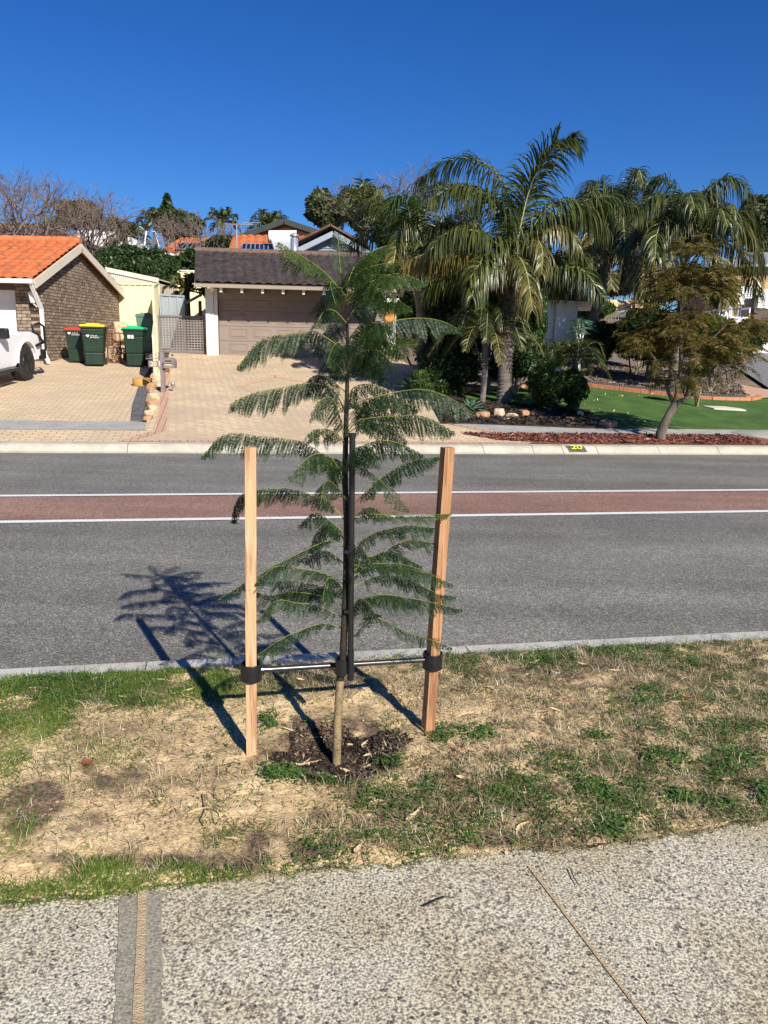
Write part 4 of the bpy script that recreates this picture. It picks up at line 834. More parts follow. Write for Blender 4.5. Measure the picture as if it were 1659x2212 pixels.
def shrub(name,base,c,r_,k,n_,size,mat,lb,group=None,cat='shrub',fr_=.45,shell=.5):
    base=np.array(base,float); o=thing(name,base,lb,cat,group); V,Fc=crown_leaves(subblobs(np.array(c,float),r_,k,fr_,n_),size,1.,shell); nmesh('foliage',V,Fc,M[mat],o)
    mb=MB()
    for i in range(5):
        q=np.array(c)+rng.normal(0,.35,3)*np.array(r_); mb.tube([base-[0,0,.05],(base+q)/2+rng.normal(0,.05,3),q],[.03,.022,.008],5)
    mb.build('stem',M['bark_grey'],o); return o
def bare(name,base,top,spread,lb,n0=6,depth=6,r0_=.2,mat='twig_far',group=None,seed=1,minr=.012,ang=.55):
    rd=random.Random(seed); base=np.array(base,float); o=thing(name,base,lb,'tree',group); mt=MB(); mt2=MB(); Ht=np.linalg.norm(np.array(top)-base)
    def go(p,d,L,r_,k):
        q=p+d*L*.5+np.array([rd.gauss(0,.06)*L for _ in range(3)]); e=q+(d+np.array([rd.gauss(0,.12),rd.gauss(0,.12),.10+rd.gauss(0,.06)]))*L*.5
        (mt if k>depth-2 else mt2).tube([p,q,e],[r_,r_*.85,r_*.68],6 if k>depth-2 else 3,cap=False)
        if k==0: return
        for i in range(2 if rd.random()<.72 else 3):
            dd=d+np.array([rd.gauss(0,ang)*spread,rd.gauss(0,ang)*spread,rd.gauss(.16,.26)]); dd/=np.linalg.norm(dd); go(e,dd,L*rd.uniform(.66,.86),max(minr,r_*.62),k-1)
    d=(np.array(top)-base)/Ht; mt.tube([base-[0,0,.3],base+d*Ht*.16],[r0_*1.2,r0_],8)
    for i in range(n0):
        a=6.283*i/n0+rd.random(); dd=d*1.+np.array([math.cos(a),math.sin(a),0])*.55*spread; dd/=np.linalg.norm(dd); go(base+d*Ht*.15,dd,Ht*.235,r0_*.6,depth-1)
    t_=mt.build('trunk',M['bark_far'],o); mt2.build('twigs',M[mat],o); return o
def palmfrond(base,ctrl,ll,lw,par,mat,nl=70,droop=.5,stiff=.5,start=.14,rr=.02,lift=.25,name='frond',smat='palm_stalk'):
    C=spline([base]+list(ctrl),40); seg=np.linalg.norm(np.diff(C,axis=0),axis=1); cum=np.concatenate([[0],np.cumsum(seg)]); L=cum[-1]
    mb=MB(); mb.tube(C[::3],list(np.linspace(rr,rr*.25,len(C[::3]))),5); st=mb.build(name,M[smat],par)
    V=[];Fc=[]
    for i in range(nl):
        u=start+(1-start)*(i+.5)/nl; x=u*L; c=np.array([np.interp(x,cum,C[:,k]) for k in range(3)]); c2=np.array([np.interp(min(L,x+.03),cum,C[:,k]) for k in range(3)]); c1=np.array([np.interp(x-.03,cum,C[:,k]) for k in range(3)])
        T=c2-c1; T/=np.linalg.norm(T); sv=np.cross(T,UP); sv/=(np.linalg.norm(sv)+1e-6); nn=np.cross(sv,T)
        for sg in(-1,1):
            d=sv*sg*(.8+.15*random.random())+T*(.5+.3*u)+nn*(lift*random.uniform(-.3,1.6)+(1-stiff)*random.uniform(-.75,.95)); d/=np.linalg.norm(d)
            l_=ll*random.uniform(.8,1.12)*(min(1,.5+2*(u-start)))*(1 if u<.7 else 1-.6*((u-.7)/.3)**1.5)
            p=c; dd=d; pv=np.cross(d,nn); pv/= (np.linalg.norm(pv)+1e-6); tw=random.uniform(-.7,.7); pv=pv*math.cos(tw)+nn*math.sin(tw); b=len(V); K=5
            for j in range(K+1):
                w=lw*.5*(.6,1,1,.85,.5,.06)[j]; V+= [p-pv*w,p+pv*w]
                dd=dd+np.array([0,0,-droop*(.4+.42*j)*random.uniform(.6,1.3)*(1-stiff*.5)]); dd/=np.linalg.norm(dd); p=p+dd*l_/K
            for j in range(K): Fc.append((b+2*j,b+2*j+1,b+2*j+3,b+2*j+2))
    nmesh('leaflets',V,Fc,mat if not isinstance(mat,str) else M[mat],st); return st
def agave(base,n_,L,w,lb,up=.9,group='agaves in the far gardens'):
    o=thing('agave',base,lb,'plant',group)
    for i in range(n_):
        a=i*2.4; el=up*(1-.75*(1-i/n_))+random.gauss(0,.06); el=.15+1.25*(i/n_)*up; mb=MB(); vs=[]; d=np.array([math.cos(a)*math.cos(el),math.sin(a)*math.cos(el),math.sin(el)]); s_=np.array([-math.sin(a),math.cos(a),0]); nn=np.cross(s_,d)
        l_=L*random.uniform(.8,1.1)*(1-.25*i/n_); p=np.array(base)+[0,0,.08]; K=6
        for k in range(K+1):
            u=k/K; ww=w*(.55+.9*u if u<.45 else (1-u)*1.75)*.5+.002; vs+= [p-s_*ww+nn*ww*.35*-1,p+nn*.0,p+s_*ww-nn*ww*.35*1]
            d=d+np.array([0,0,-.05]); d/=np.linalg.norm(d); p=p+d*l_/K
        mb.add(vs,[(3*k+j,3*k+j+1,3*k+4+j,3*k+3+j) for k in range(K) for j in(0,1)],0,True); 
        ob=mb.build('leaf',M['L_agave'],o); sol=ob.modifiers.new('s','SOLIDIFY'); sol.thickness=.012
    return o
def rock(c,r_,mat,lb,group,seed):
    mb=MB(); import bmesh; bm=bmesh.new(); bmesh.ops.create_icosphere(bm,subdivisions=3,radius=1)
    for v in bm.verts:
        q=v.co.copy(); d=1+.35*noise.noise(q*1.1+Vector((seed*7.1,0,0)))+.12*noise.noise(q*3.3+Vector((0,seed,0)))
        # planar facets
        q=q*d; q=Vector([max(-.78,min(.78,x)) for x in q]); v.co=Vector((q.x*r_[0]*1.2,q.y*r_[1]*1.2,q.z*r_[2]*1.2))
    me=bpy.data.meshes.new('rock'); bm.to_mesh(me); bm.free(); o=link('rock',me,M[mat]); o.location=[float(v) for v in c]; o.rotation_euler=(0,0,seed*1.3); return tagd(o,lb,'rock',group)
# ------------------------------------------------ the brown-roofed house with the double garage
gb=G(463,767); ANG=6.5
O,e1,e2=frame(gb,ANG)
hs_=thing('bungalow',gb,'low house with charcoal tiled roof and wide taupe garage door opposite','house')
L=lambda x,y,z: O+e1*x+e2*y+UP*z
ZE=zat(455,611,24.2)-gb[2]         # eave height over garage floor
def lx(px,Y=None):   # local x on the garage face of a picture column
    q=ray(px,700); # solve O+e1*x = q*Y
    A_=np.array([[e1[0],-q[0]],[e1[1],-1.]]); return np.linalg.solve(A_,-O[:2])[0]
xd0,xd1=lx(472),lx(803); xw=lx(826)
mb=MB()   # walls
mb.prism([L(0,.12,-.6),L(0,7.2,-.6),L(0,7.2,2.25),L(0,.12,2.25)],e1*.15); mb.prism([L(xd1,.12,-.6),L(xw,.12,-.6),L(xw,.12,ZE),L(xd1,.12,ZE)],e2*2)
mb.prism([L(0,.0,ZE-.42),L(xw,.0,ZE-.42),L(xw,.0,ZE-.02),L(0,.0,ZE-.02)],e2*.2)
mb.build('garage_wall',M['taupe'],hs_)
mb=MB(); mb.hexa([L(-.22,-.12,-.3),L(.02,-.12,-.3),L(.02,.1,-.3),L(-.22,.1,-.3)],[L(-.22,-.12,ZE-.12),L(.02,-.12,ZE-.12),L(.02,.1,ZE-.12),L(-.22,.1,ZE-.12)]); mb.build('post',M['greywhite'],hs_)
mb=MB(); mb.hexa([L(.03,-.06,-.3),L(.14,-.06,-.3),L(.14,.05,-.3),L(.03,.05,-.3)],[L(.03,-.06,ZE-.12),L(.14,-.06,ZE-.12),L(.14,.05,ZE-.12),L(.03,.05,ZE-.12)]); mb.build('downpipe',M['greywhite'],hs_)
# door: four rows of raised panels
dw=xd1-xd0; dh=ZE-.30; mb=MB(); mb.prism([L(xd0,.16,-.1),L(xd1,.16,-.1),L(xd1,.16,dh),L(xd0,.16,dh)],e2*.06)
for r_ in range(4):
    zc=dh*(r_+.5)/4
    mb.prism([L(xd0,.152,dh*(r_+1)/4-.004),L(xd1,.152,dh*(r_+1)/4-.004),L(xd1,.152,dh*(r_+1)/4-.012),L(xd0,.152,dh*(r_+1)/4-.012)],e2*.012,1)
    for c_ in range(6):
        xc=xd0+.60+c_*(dw-1.0)/5*.985; w,h=.29,.145
        def rr_(w,h,y0,y1,m_=0): mb.hexa([L(xc-w,y0,zc-h),L(xc+w,y0,zc-h),L(xc+w,y0,zc+h),L(xc-w,y0,zc+h)][::-1],[L(xc-w+.02,y1,zc-h+.02),L(xc+w-.02,y1,zc-h+.02),L(xc+w-.02,y1,zc+h-.02),L(xc-w+.02,y1,zc+h-.02)][::-1],m_)
        for (x0,x1,z0,z1) in ((-w,w,h-.022,h),(-w,w,-h,-h+.022),(-w,-w+.022,-h+.022,h-.022),(w-.022,w,-h+.022,h-.022)):
            mb.prism([L(xc+x0,.148,zc+z0),L(xc+x1,.148,zc+z0),L(xc+x1,.148,zc+z1),L(xc+x0,.148,zc+z1)],e2*.02,0)
        w2,h2=w-.06,h-.055; mb.prism([L(xc-w2,.144,zc-h2),L(xc+w2,.144,zc-h2),L(xc+w2,.144,zc+h2),L(xc-w2,.144,zc+h2)],e2*.03,0)
mb.build('garage_door',[M['taupe'],M['taupe_dk']],hs_)
mb=MB(); mb.prism([L(xd0-.09,.02,-.1),L(xd0,.02,-.1),L(xd0,.02,dh),L(xd0-.09,.02,dh)],e2*.15); mb.prism([L(xd1,.02,-.1),L(xd1+.09,.02,-.1),L(xd1+.09,.02,dh),L(xd1,.02,dh)],e2*.15); mb.build('door_frame',M['taupe_dk'],hs_)
xr1=lx(845)
eL,eR=L(-.42,-1.08,ZE),L(xr1,-1.08,ZE); 
rzp=zat(470,544,28.2)-gb[2]; rL=L(-.55,3.3,rzp); rR=L(xr1,3.3,rzp); rL=rL-e1*.35
mb=MB(); tilepatch(mb,eL,eR,rR,rL,int(np.linalg.norm(eR-eL)/.30),11,.045,.03); roofpoly(mb,[eL-[0,0,.03],eR-[0,0,.03],rR-[0,0,.03],rL-[0,0,.03]],.05); bk0,bk1=L(-.5,7.4,ZE),L(xr1,7.4,ZE); roofpoly(mb,[rL,rR,bk1,bk0],.05)
rf=mb.build('roof',M['dark_tile'],hs_)
mb=MB(); ridgecaps(mb,rL+[0,0,.03],rR+[0,0,.03],.12,26); mb.build('ridge_caps',mk('ridge_tile',(.11,.075,.06),(.17,.11,.085),sc=6,rough=.85),rf)
mb=MB(); mb.beam(rL+e1*.02-[0,0,.1],eL+e1*.02-[0,0,.1],.04,.2); mb.build('barge_board',M['taupe_dk'],rf)
mb=MB()   # gutter
for y,z,h,d in((-1.16,ZE-.05,.10,.11),): mb.prism([L(-.42,y,z-h),L(xr1,y,z-h),L(xr1,y-.02,z),L(-.42,y-.02,z)],e2*d)
mb.build('gutter',M['beige'],hs_)
for i in range(12):
    x=.35+i*.62
    if x>xw: break
    mb=MB(); mb.prism([L(x-.035,-1.02,ZE-.26),L(x+.035,-1.02,ZE-.26),L(x+.035,-1.02,ZE-.13),L(x-.035,-1.02,ZE-.13)],e2*1.06+UP*.0); mb.prism([L(x-.04,-1.025,ZE-.27),L(x+.04,-1.025,ZE-.27),L(x+.04,-1.025,ZE-.12),L(x-.04,-1.025,ZE-.12)],e2*.004,1); mb.build('rafter_tail',[M['beige'],M['white']],hs_)
# corner lamp
lp=P(458,618,24.3); mb=MB(); mb.lathe(lp,[(.03,-.16),(.06,-.12),(.06,.02),(.10,.03),(.09,.07),(.03,.13),(.01,.17)],10); mb.build('lamp',M['white'],hs_)
# flue
fl=P(636,546,29.5); mb=MB(); mb.lathe(fl,[(.14,-.5),(.14,.50),(.10,.505),(.10,.55),(.17,.56),(.17,.62),(.06,.68)],14); mb.build('chimney',M['galv'],hs_)
# entry wing behind
xe0,xe1=lx(812)+.0,lx(1160); ye=2.0; zf=0.05
mb=MB(); mb.prism([L(xw,ye,-.8),L(xe1,ye,-.8),L(xe1,ye,2.6),L(xw,ye,2.6)],e2*.2); mb.build('entry_wall',M['taupe_dk'],hs_)
for x0,x1 in((xw+1.25,xw+2.2),(xw+2.7,xw+4.2),(xw+5.2,xw+6.4)):
    mb=MB(); mb.prism([L(x0,ye-.03,.9),L(x1,ye-.03,.9),L(x1,ye-.03,2.1),L(x0,ye-.03,2.1)],e2*.04); wf=mb.build('window',M['beige'],hs_); mb=MB(); mb.prism([L(x0+.07,ye-.04,.97),L(x1-.07,ye-.04,.97),L(x1-.07,ye-.04,2.03),L(x0+.07,ye-.04,2.03)],e2*.02); mb.build('pane',M['glass'],wf)
# white screen panel at the entry with a sun ornament
pa=G(824,770); Yp=25.2; q0=P(825,680,Yp); q1=P(856,680,Yp); zb=zat(840,738,Yp); mb=MB(); mb.prism([[q0[0],Yp,zb-.3],[q1[0],Yp,zb-.3],[q1[0],Yp,q0[2]],[q0[0],Yp,q0[2]]],(0,.08,0)); mb.build('white_panel',M['white'],hs_)
so=thing('sun_ornament',P(841,684,Yp-.06),'small orange metal sun with rays hung on the white entry panel','ornament'); c=P(841,684,Yp-.06); mb=MB(); mb.tube([c,c-[0,.03,0]],.15,20,sm=False); mb.build('disc',mk('terracotta',(.5,.2,.04),(.62,.3,.07),sc=9,rough=.6),so); mb=MB()
for i in range(16):
    a=6.283*i/16; d=np.array([math.cos(a),0,math.sin(a)]); s_=np.array([-math.sin(a),0,math.cos(a)]); ln=.27 if i%2 else .22; mb.prism([c+d*.14-s_*.035,c+d*ln,c+d*.14+s_*.035],(0,-.012,0))
mb.build('rays',mk('terracotta_ray',(.4,.15,.03),rough=.6),so)
# entry roof
g0,g1=P(816,648,25.6),P(1165,655,25.6); g1[1]=26.8; mb=MB(); mb.beam(g0,g1,.12,.12); mb.build('entry_gutter',M['white'],hs_)
mb=MB(); roofpoly(mb,[g0+[0,0,.08],g1+[0,0,.08],L(xe1,6,rzp-.1),L(xr1,6,rzp-.1)],.06); mb.build('entry_roof',M['dark_tile'],hs_)
# right wing
w0,w1=G(1148,760),None; Yw=24.6; wl0=P(1146,700,Yw); wl1=P(1246,700,Yw+1.2); zt=zat(1200,648,Yw)
mb=MB(); mb.hexa([[wl0[0],wl0[1],.2],[wl1[0],wl1[1],.2],[wl1[0]-.6,wl1[1]+5,.2],[wl0[0]-.6,wl0[1]+5,.2]],[[wl0[0],wl0[1],zt],[wl1[0],wl1[1],zt],[wl1[0]-.6,wl1[1]+5,zt],[wl0[0]-.6,wl0[1]+5,zt]]); mb.build('wing_wall',M['greywhite'],hs_)
mb=MB(); q=P(1200,700,Yw+.55); mb.tube([[q[0],q[1]-.06,.6],[q[0],q[1]-.06,zt]],.045,8); mb.build('wing_downpipe',M['greywhite'],hs_)
eA=P(1110,641,Yw-.7); eB=P(1297,641,Yw+.5); eC=P(1290,641,Yw+6.5); eC[2]=eB[2]; eA[2]=eB[2]+.02; pk_=P(1185,604,Yw+3.2); pl_=P(1100,596,Yw+3.2); pl_[2]=pk_[2]
mb=MB(); roofpoly(mb,[eA,eB,pk_,pl_],.03); roofpoly(mb,[eB,eC,pk_],.03)
m_,n_,l_,p_=newmat('ribbed_tile'); p_.inputs['Roughness'].default_value=.5; tc=n_.new('ShaderNodeTexCoord'); wv=n_.new('ShaderNodeTexWave'); wv.inputs['Scale'].default_value=1.6; wv.wave_profile='SIN'; l_.new(tc.outputs['Object'],wv.inputs[0]); wv2=n_.new('ShaderNodeTexWave'); wv2.bands_direction='Y'; wv2.wave_profile='SAW'; wv2.inputs['Scale'].default_value=1.1; l_.new(tc.outputs['Object'],wv2.inputs[0]); ad_=n_.new('ShaderNodeMath'); l_.new(wv.outputs[1],ad_.inputs[0]); l_.new(wv2.outputs[1],ad_.inputs[1]); bp_=n_.new('ShaderNodeBump'); bp_.inputs['Distance'].default_value=.06; bp_.inputs['Strength'].default_value=1; l_.new(ad_.outputs[0],bp_.inputs['Height']); l_.new(bp_.outputs[0],p_.inputs['Normal']); p_.inputs['Base Color'].default_value=(.055,.05,.06,1); M['ribtile']=m_
wr=mb.build('wing_roof',M['ribtile'],hs_)
mb=MB(); mb.beam(eA-[0,0,.09],eB-[0,0,.09],.06,.17); mb.beam(eB-[0,0,.09],eC-[0,0,.09],.06,.17); mb.build('fascia',M['dark'],wr)
mb=MB(); mb.hexa([eA-[0,0,.19],eB-[0,0,.19],eC-[0,0,.19],eA+[0,5,-.19]],[eA-[0,0,.17],eB-[0,0,.17],eC-[0,0,.17],eA+[0,5,-.17]]); mb.build('soffit',M['greywhite'],wr)
vp=P(1207,618,Yw+1.5); mb=MB(); mb.lathe(vp,[(.06,-.1),(.06,.16),(.1,.17),(.03,.22)],8); mb.build('roof_vent',M['white'],wr)
# ------------------------------------------------ left brick garage house
YB=20.9; XB=-9.18; zg=gz(XB,YB); lh=thing('brick_garage',(XB,YB,zg),'brown brick garage with orange tiled gable roof at the left edge','house')
zE=zat(85,604,YB); YR=23.6; zR=zE+1.12; YE=27.1
mb=MB(); mb.prism([(XB,YB,zg-.4),(XB,YE,zg-.4),(XB,YE,zE-.05),(XB,YR,zR-.1),(XB,YB,zE-.05)],(-.24,0,0)); mb.build('gable_wall',M['wallbricky'],lh)
mb=MB(); mb.prism([(XB-.245,YB+.003,zg-.4),(XB-.62,YB+.003,zg-.4),(XB-.62,YB+.003,zE-.03),(XB-.245,YB+.003,zE-.03)],(0,.3,0)); mb.build('front_wall',M['wallbrick'],lh)
mb=MB(); mb.prism([(XB-.62,YB+.2,zg-.2),(XB-6.2,YB+.2,zg-.2),(XB-6.2,YB+.2,zE-.25),(XB-.62,YB+.2,zE-.25)],(0,.05,0))
for i in range(4): mb.prism([(XB-.64,YB+.19,zg+.5*i),(XB-6.2,YB+.19,zg+.5*i),(XB-6.2,YB+.19,zg+.5*i+.03),(XB-.64,YB+.19,zg+.5*i+.03)],(0,.02,0))
mb.build('garage_door',M['white'],lh)
mb=MB(); mb.prism([(XB-.62,YB+.02,zE-.27),(XB-6.2,YB+.02,zE-.27),(XB-6.2,YB+.02,zE-.02),(XB-.62,YB+.02,zE-.02)],(0,.25,0)); mb.build('lintel',M['taupe_dk'],lh)
xl=XB-10; ov=.55
eL_=np.array([xl,YB-ov,zE-.02]); eR_=np.array([XB+.14,YB-ov,zE-.02]); sl_r=(zR-zE)/(YR-YB); zr=zE+sl_r*(YR-YB); rR_=np.array([XB+.14,YR,zr+.12]); rL_=np.array([xl,YR,zr+.12]); bR=np.array([XB+.14,YE+.5,zE]); bL=np.array([xl,YE+.5,zE])
mb=MB(); tilepatch(mb,eL_,eR_,rR_,rL_,36,11,.05,.035); tilepatch(mb,bR,bL,rL_,rR_,34,10,.05,.035); roofpoly(mb,[eL_-[0,0,.04],eR_-[0,0,.04],rR_-[0,0,.04],rL_-[0,0,.04]],.05); roofpoly(mb,[bL-[0,0,.04],bR-[0,0,.04],rR_-[0,0,.04],rL_-[0,0,.04]],.05); rf=mb.build('roof',M['orange_tile'],lh)
mb=MB(); ridgecaps(mb,rL_+[0,0,.05],rR_+[0,0,.05],.13,32); mb.build('ridge_caps',M['orange_tile'],rf)
mb=MB(); mb.beam(rR_+[.03,0,-.13],eR_+[.03,0,-.13],.03,.22); mb.beam(bR+[.03,0,-.13],rR_+[.03,0,-.13],.03,.22); mb.build('barge_board',M['cream'],rf)
mb=MB(); mb.prism([eL_+[0,-.11,-.12],eR_+[0,-.11,-.12],eR_+[0,-.12,-.01],eL_+[0,-.12,-.01]],(0,.12,0)); mb.build('gutter',M['greywhite'],lh)
dpt=eR_+[-.06,-.05,-.1]; dd_=np.array([XB-.03+.1,YB-.05,zE-.75]); mb=MB()
mb.beam(dpt,dd_,.09,.07); mb.beam(dd_+[0,0,.03],[dd_[0],dd_[1],zg+.22],.09,.07,up=(0,1,0)); mb.beam([dd_[0],dd_[1],zg+.24],[dd_[0]+.18,dd_[1]-.22,zg+.04],.09,.07); mb.build('downpipe',M['white'],lh)
lc=P(70,640,YB-.22); mb=MB(); mb.lathe(lc,[(.02,-.17),(.06,-.16),(.075,-.12),(.105,.05),(.115,.06),(.12,.08),(.05,.14),(.02,.15),(.025,.19)],6,sm=False); mb.tube([lc-[0,0,.17],lc+[.06,.05,-.26],lc+[.08,.2,-.2]],.018,6); mb.tube([lc+[.08,.15,-.2],lc+[.08,.22,-.2]],.07,10); mb.build('wall_lantern',M['white'],lh)
# ------------------------------------------------ cream steel fences and sheds
def panelwall(name,a,b,h0,h1,mat,lb,cat='fence',rib=.2,group=None,z0=None,cap=True):
    a=np.array(a,float);b=np.array(b,float); d=b-a; d[2]=0; Ln=np.linalg.norm(d); d/=Ln; n_=np.array([d[1],-d[0],0]); o=thing(name,a,lb,cat,group)
    if n_[1]>0: n_=-n_
    za=lambda u:a[2]+(b[2]-a[2])*u; ht=lambda u:h0+(h1-h0)*u
    mb=MB(); k=max(2,int(Ln/rib)); xs=[]
    for i in range(k):
        for f,off in((0,.0),(.08,.03),(.22,.03),(.30,.0)): xs.append(((i+f)/k,off))
    xs.append((1,0)); vs=[]
    for u,off in xs: p=a+d*Ln*u+n_*off; vs+= [(p[0],p[1],za(u)-.3),(p[0],p[1],za(u)+ht(u))]
    mb.add(vs,[(2*i,2*i+2,2*i+3,2*i+1) for i in range(len(xs)-1)]); ob=mb.build('sheet',mat,o)
    if cap:
        mb=MB(); t0=a+UP*ht(0); t1=np.array([b[0],b[1],b[2]])+UP*ht(1); mb.beam(t0+n_*.015,t1+n_*.015,.06,.05); mb.build('top_rail',mat,o)
        for q in(a,b): 
            mb=MB(); mb.hexa([q+[-.03,-.03,-.3],q+[.03,-.03,-.3],q+[.03,.03,-.3],q+[-.03,.03,-.3]],[q+[-.03,-.03,ht(0 if q is a else 1)+.01],q+[.03,-.03,ht(0 if q is a else 1)+.01],q+[.03,.03,ht(0 if q is a else 1)+.01],q+[-.03,.03,ht(0 if q is a else 1)+.01]]); mb.build('post',mat,o)
    return o
def PX(px,py,Y): q=P(px,py,Y); return np.array([q[0],q[1],gz(q[0],q[1])])
a=PX(255,700,27.2); b=PX(334,700,27.2); zt=zat(300,614,27.2)
panelwall('fence_panel',a,b,zt-a[2],zt-b[2],M['cream_steel'],'tall cream steel fence panel facing the street beside the brick gable wall')
a=PX(334,700,22.2); b=PX(346,700,27.2); zt0=zat(336,620,22.2)
panelwall('side_fence',a,b,zt0-a[2],zat(343,612,27.2)-b[2],M['cream_steel'],'tall cream steel side fence running back behind the bins')
a=PX(331,700,18.5); b=PX(336,700,22.1)
panelwall('low_side_fence',a,b,zat(323,727,18.5)-a[2],zat(336,690,22.1)-b[2],M['cream_steel'],'short raked cream steel fence between the two driveways')
a=PX(386,620,32); b=PX(440,620,32.3); panelwall('rear_fence',a,b,zat(400,585,32)-a[2],zat(440,586,32.3)-b[2],M['cream_steel'],'cream steel fence behind the big bush left of the garage',rib=.25)
a=PX(347,660,26.6); b=PX(399,660,26.6); a[2]+=.3;b[2]+=.3; panelwall('grey_sheet_fence',a,b,zat(347,637,26.6)-a[2],zat(399,640,26.6)-b[2],M['metalgrey'],'blue grey corrugated metal sheet behind the lattice gate',rib=.26)
# shed: gable seen from side, sloping ridge line
sh=thing('garden_shed',PX(225,640,29.5),'cream steel shed with a sloping roof above the side fence','shed'); q=[P(228,582,29),P(343,606,29.2),P(343,700,29.2),P(228,700,29)]; mb=MB(); k=26
for i in range(k):
    u0,u1=i/k,(i+.7)/k; A0=q[0]*(1-u0)+q[1]*u0; A1=q[0]*(1-u1)+q[1]*u1; mb.prism([A0*[1,1,0]+[0,-.03,.8],A1*[1,1,0]+[0,-.03,.8],A1+[0,-.03,-.1],A0+[0,-.03,-.1]],(0,.03,0))
mb.prism([q[3]*[1,1,0]+UP*.8,q[2]*[1,1,0]+UP*.8,q[1]-[0,0,.1],q[0]-[0,0,.1]],(0,2.5,0)); mb.build('wall',M['cream_shed'],sh); mb=MB(); mb.beam(q[0],q[1],.14,.16); mb.build('roof_edge',M['cream'],sh); mb=MB(); roofpoly(mb,[q[0]+[0,0,.06],q[1]+[0,0,.06],q[1]+[0,2.7,.06],q[0]+[0,2.7,.06]],.04); mb.build('roof',M['cream_shed'],sh)
# pergola roof left of garage
pg=thing('side_pergola',PX(430,640,26.8),'small weathered timber lean-to roof against the left side of the garage','pergola'); mb=MB(); roofpoly(mb,[P(400,652,26),P(437,632,26.),P(437,632,29)+[0,0,0],P(400,652,29)],.10); mb.build('roof',M['bark_far'],pg); mb=MB()
for x in(402,432): p=P(x,650,26.3); mb.beam([p[0],p[1],gz(p[0],p[1])-.2],[p[0],p[1],p[2]],.09,.09,up=(0,1,0))
mb.build('posts',M['taupe_dk'],pg)
# lattice gate
la=PX(344,767,25.0); lb2=PX(453,767,25.2); ga=thing('lattice_gate',la,'grey timber lattice gate between the side fence and the garage post','gate'); zt=zat(400,684,25.1); mb=MB(); d=lb2-la; d[2]=0; Ln=np.linalg.norm(d); d/=Ln
zb0=gz(*la[:2])+.03; nx=17
for i in range(nx+1): p=la+d*Ln*i/nx; mb.beam([p[0],p[1],zb0],[p[0],p[1],zt],.038,.012,up=(0,1,0))
nz=13
for i in range(nz+1): z=zb0+.03+(zt-zb0-.06)*i/nz; mb.beam([la[0],la[1]-.014,z],[lb2[0],lb2[1]-.014,z],.012,.038)
mb.build('lattice',mk('grey_lattice',(.17,.155,.15),(.23,.21,.2),sc=3,rough=.8),ga)
mb=MB()
for u in(.01,.52,.99): p=la+d*Ln*u; mb.beam([p[0],p[1]-.03,zb0-.05],[p[0],p[1]-.03,zt+.01],.06,.02,up=(0,1,0))
for z in(zb0,zt): mb.beam([la[0],la[1]-.035,z],[lb2[0],lb2[1]-.035,z],.02,.06)
mb.build('frame',mk('grey_frame',(.16,.145,.14),rough=.8),ga)
# ------------------------------------------------ wheelie bins
def make_bin(lb,lidmat,w=.58,d=.72,h=1.07,logo=0,body='bin_green'):
    o=thing('wheelie_bin',(0,0,0),lb,'bin','wheelie bins beside the brick garage'); mb=MB(); k=[(.72,.70,.03),(.78,.76,.35),(.9,.88,.8),(.97,.95,h-.12)]
    sq=lambda fx,fy,z:[(-w/2*fx,-d/2*fy,z),(w/2*fx,-d/2*fy,z),(w/2*fx,d/2*fy,z),(-w/2*fx,d/2*fy,z)]
    for (a,b,z),(a2,b2,z2) in zip(k[:-1],k[1:]): mb.hexa(sq(a,b,z),sq(a2,b2,z2))
    bo=mb.build('body',M[body],o,bevel=.03)
    mb=MB(); mb.hexa(sq(1.04,1.02,h-.12),sq(1.05,1.03,h-.07)); mb.build('rim',M[body],o,bevel=.012)
    mb=MB(); mb.hexa(sq(1.02,1.0,h-.07),sq(.98,.94,h-.015)); mb.hexa(sq(.62,.6,h-.02),sq(.5,.5,h+.018)); mb.build('lid',M[lidmat],o,bevel=.015)
    for s_ in(-1,1):
        mb=MB(); mb.tube([(s_*w*.30,d*.42,.10),(s_*w*.42,d*.42,.10)],.10,16,sm=False); mb.build('wheel',M['rubber'],o)
    mb=MB(); mb.tube([(-w*.32,d*.56,h-.1),(w*.32,d*.56,h-.1)],.016,8); mb.build('handle',M[body],o)
    if logo==1:
        mb=MB(); y=-d/2*.935-.006
        for cx in(-.022,.022): mb.lathe((-.10+cx,y,.80),[(.001,0),(.001,.001)],3) if False else None
        c=np.array([-.12,-d/2*.93-.006,.775]); mb.prism([c+[-.045,0,.015],c+[-.03,0,.035],c+[-.01,0,.035],c+[0,0,.022],c+[.01,0,.035],c+[.03,0,.035],c+[.045,0,.015],c+[0,0,-.035]],(0,-.004,0)); lg=mb.build('emblem',M['white'],o)
        for i,tx in enumerate(('City of','Joondalup')): text('lettering',tx,.055,M['white'],.001,o,(.03 if i==0 else .05,-d/2*.93-.008,.79-.045*i),(R(97),0,0))
    if logo==2:
        for dx in(-.04,.045): mb=MB(); c=np.array([dx-.06,-d/2*.915-.012,.79]); mb.prism([c+[-.035,0,-.045],c+[.035,0,-.045],c+[.035,.005*0,.045],c+[-.035,0,.045]],(0,-.004,0)); st=mb.build('sticker',M['white'],o)
    return o
def putbin(o,px,py,rz,sc=1.):
    g=G(px,py); o.location=[float(v) for v in g]; o.rotation_euler=(0,0,rz); o.scale=(sc,)*3; 
putbin(make_bin('dark green wheelie bin with a red lid beside the brick wall','red',w=.5,d=.55,h=.93,logo=1),168,783,R(10))
putbin(make_bin('larger dark green wheelie bin with a yellow lid','yellow',w=.62,d=.74,h=1.09,logo=1),207,790,R(14))
putbin(make_bin('dark green wheelie bin with a bright green lid beside the low fence','lime',w=.56,d=.62,h=1.06,logo=2),295,792,R(6))
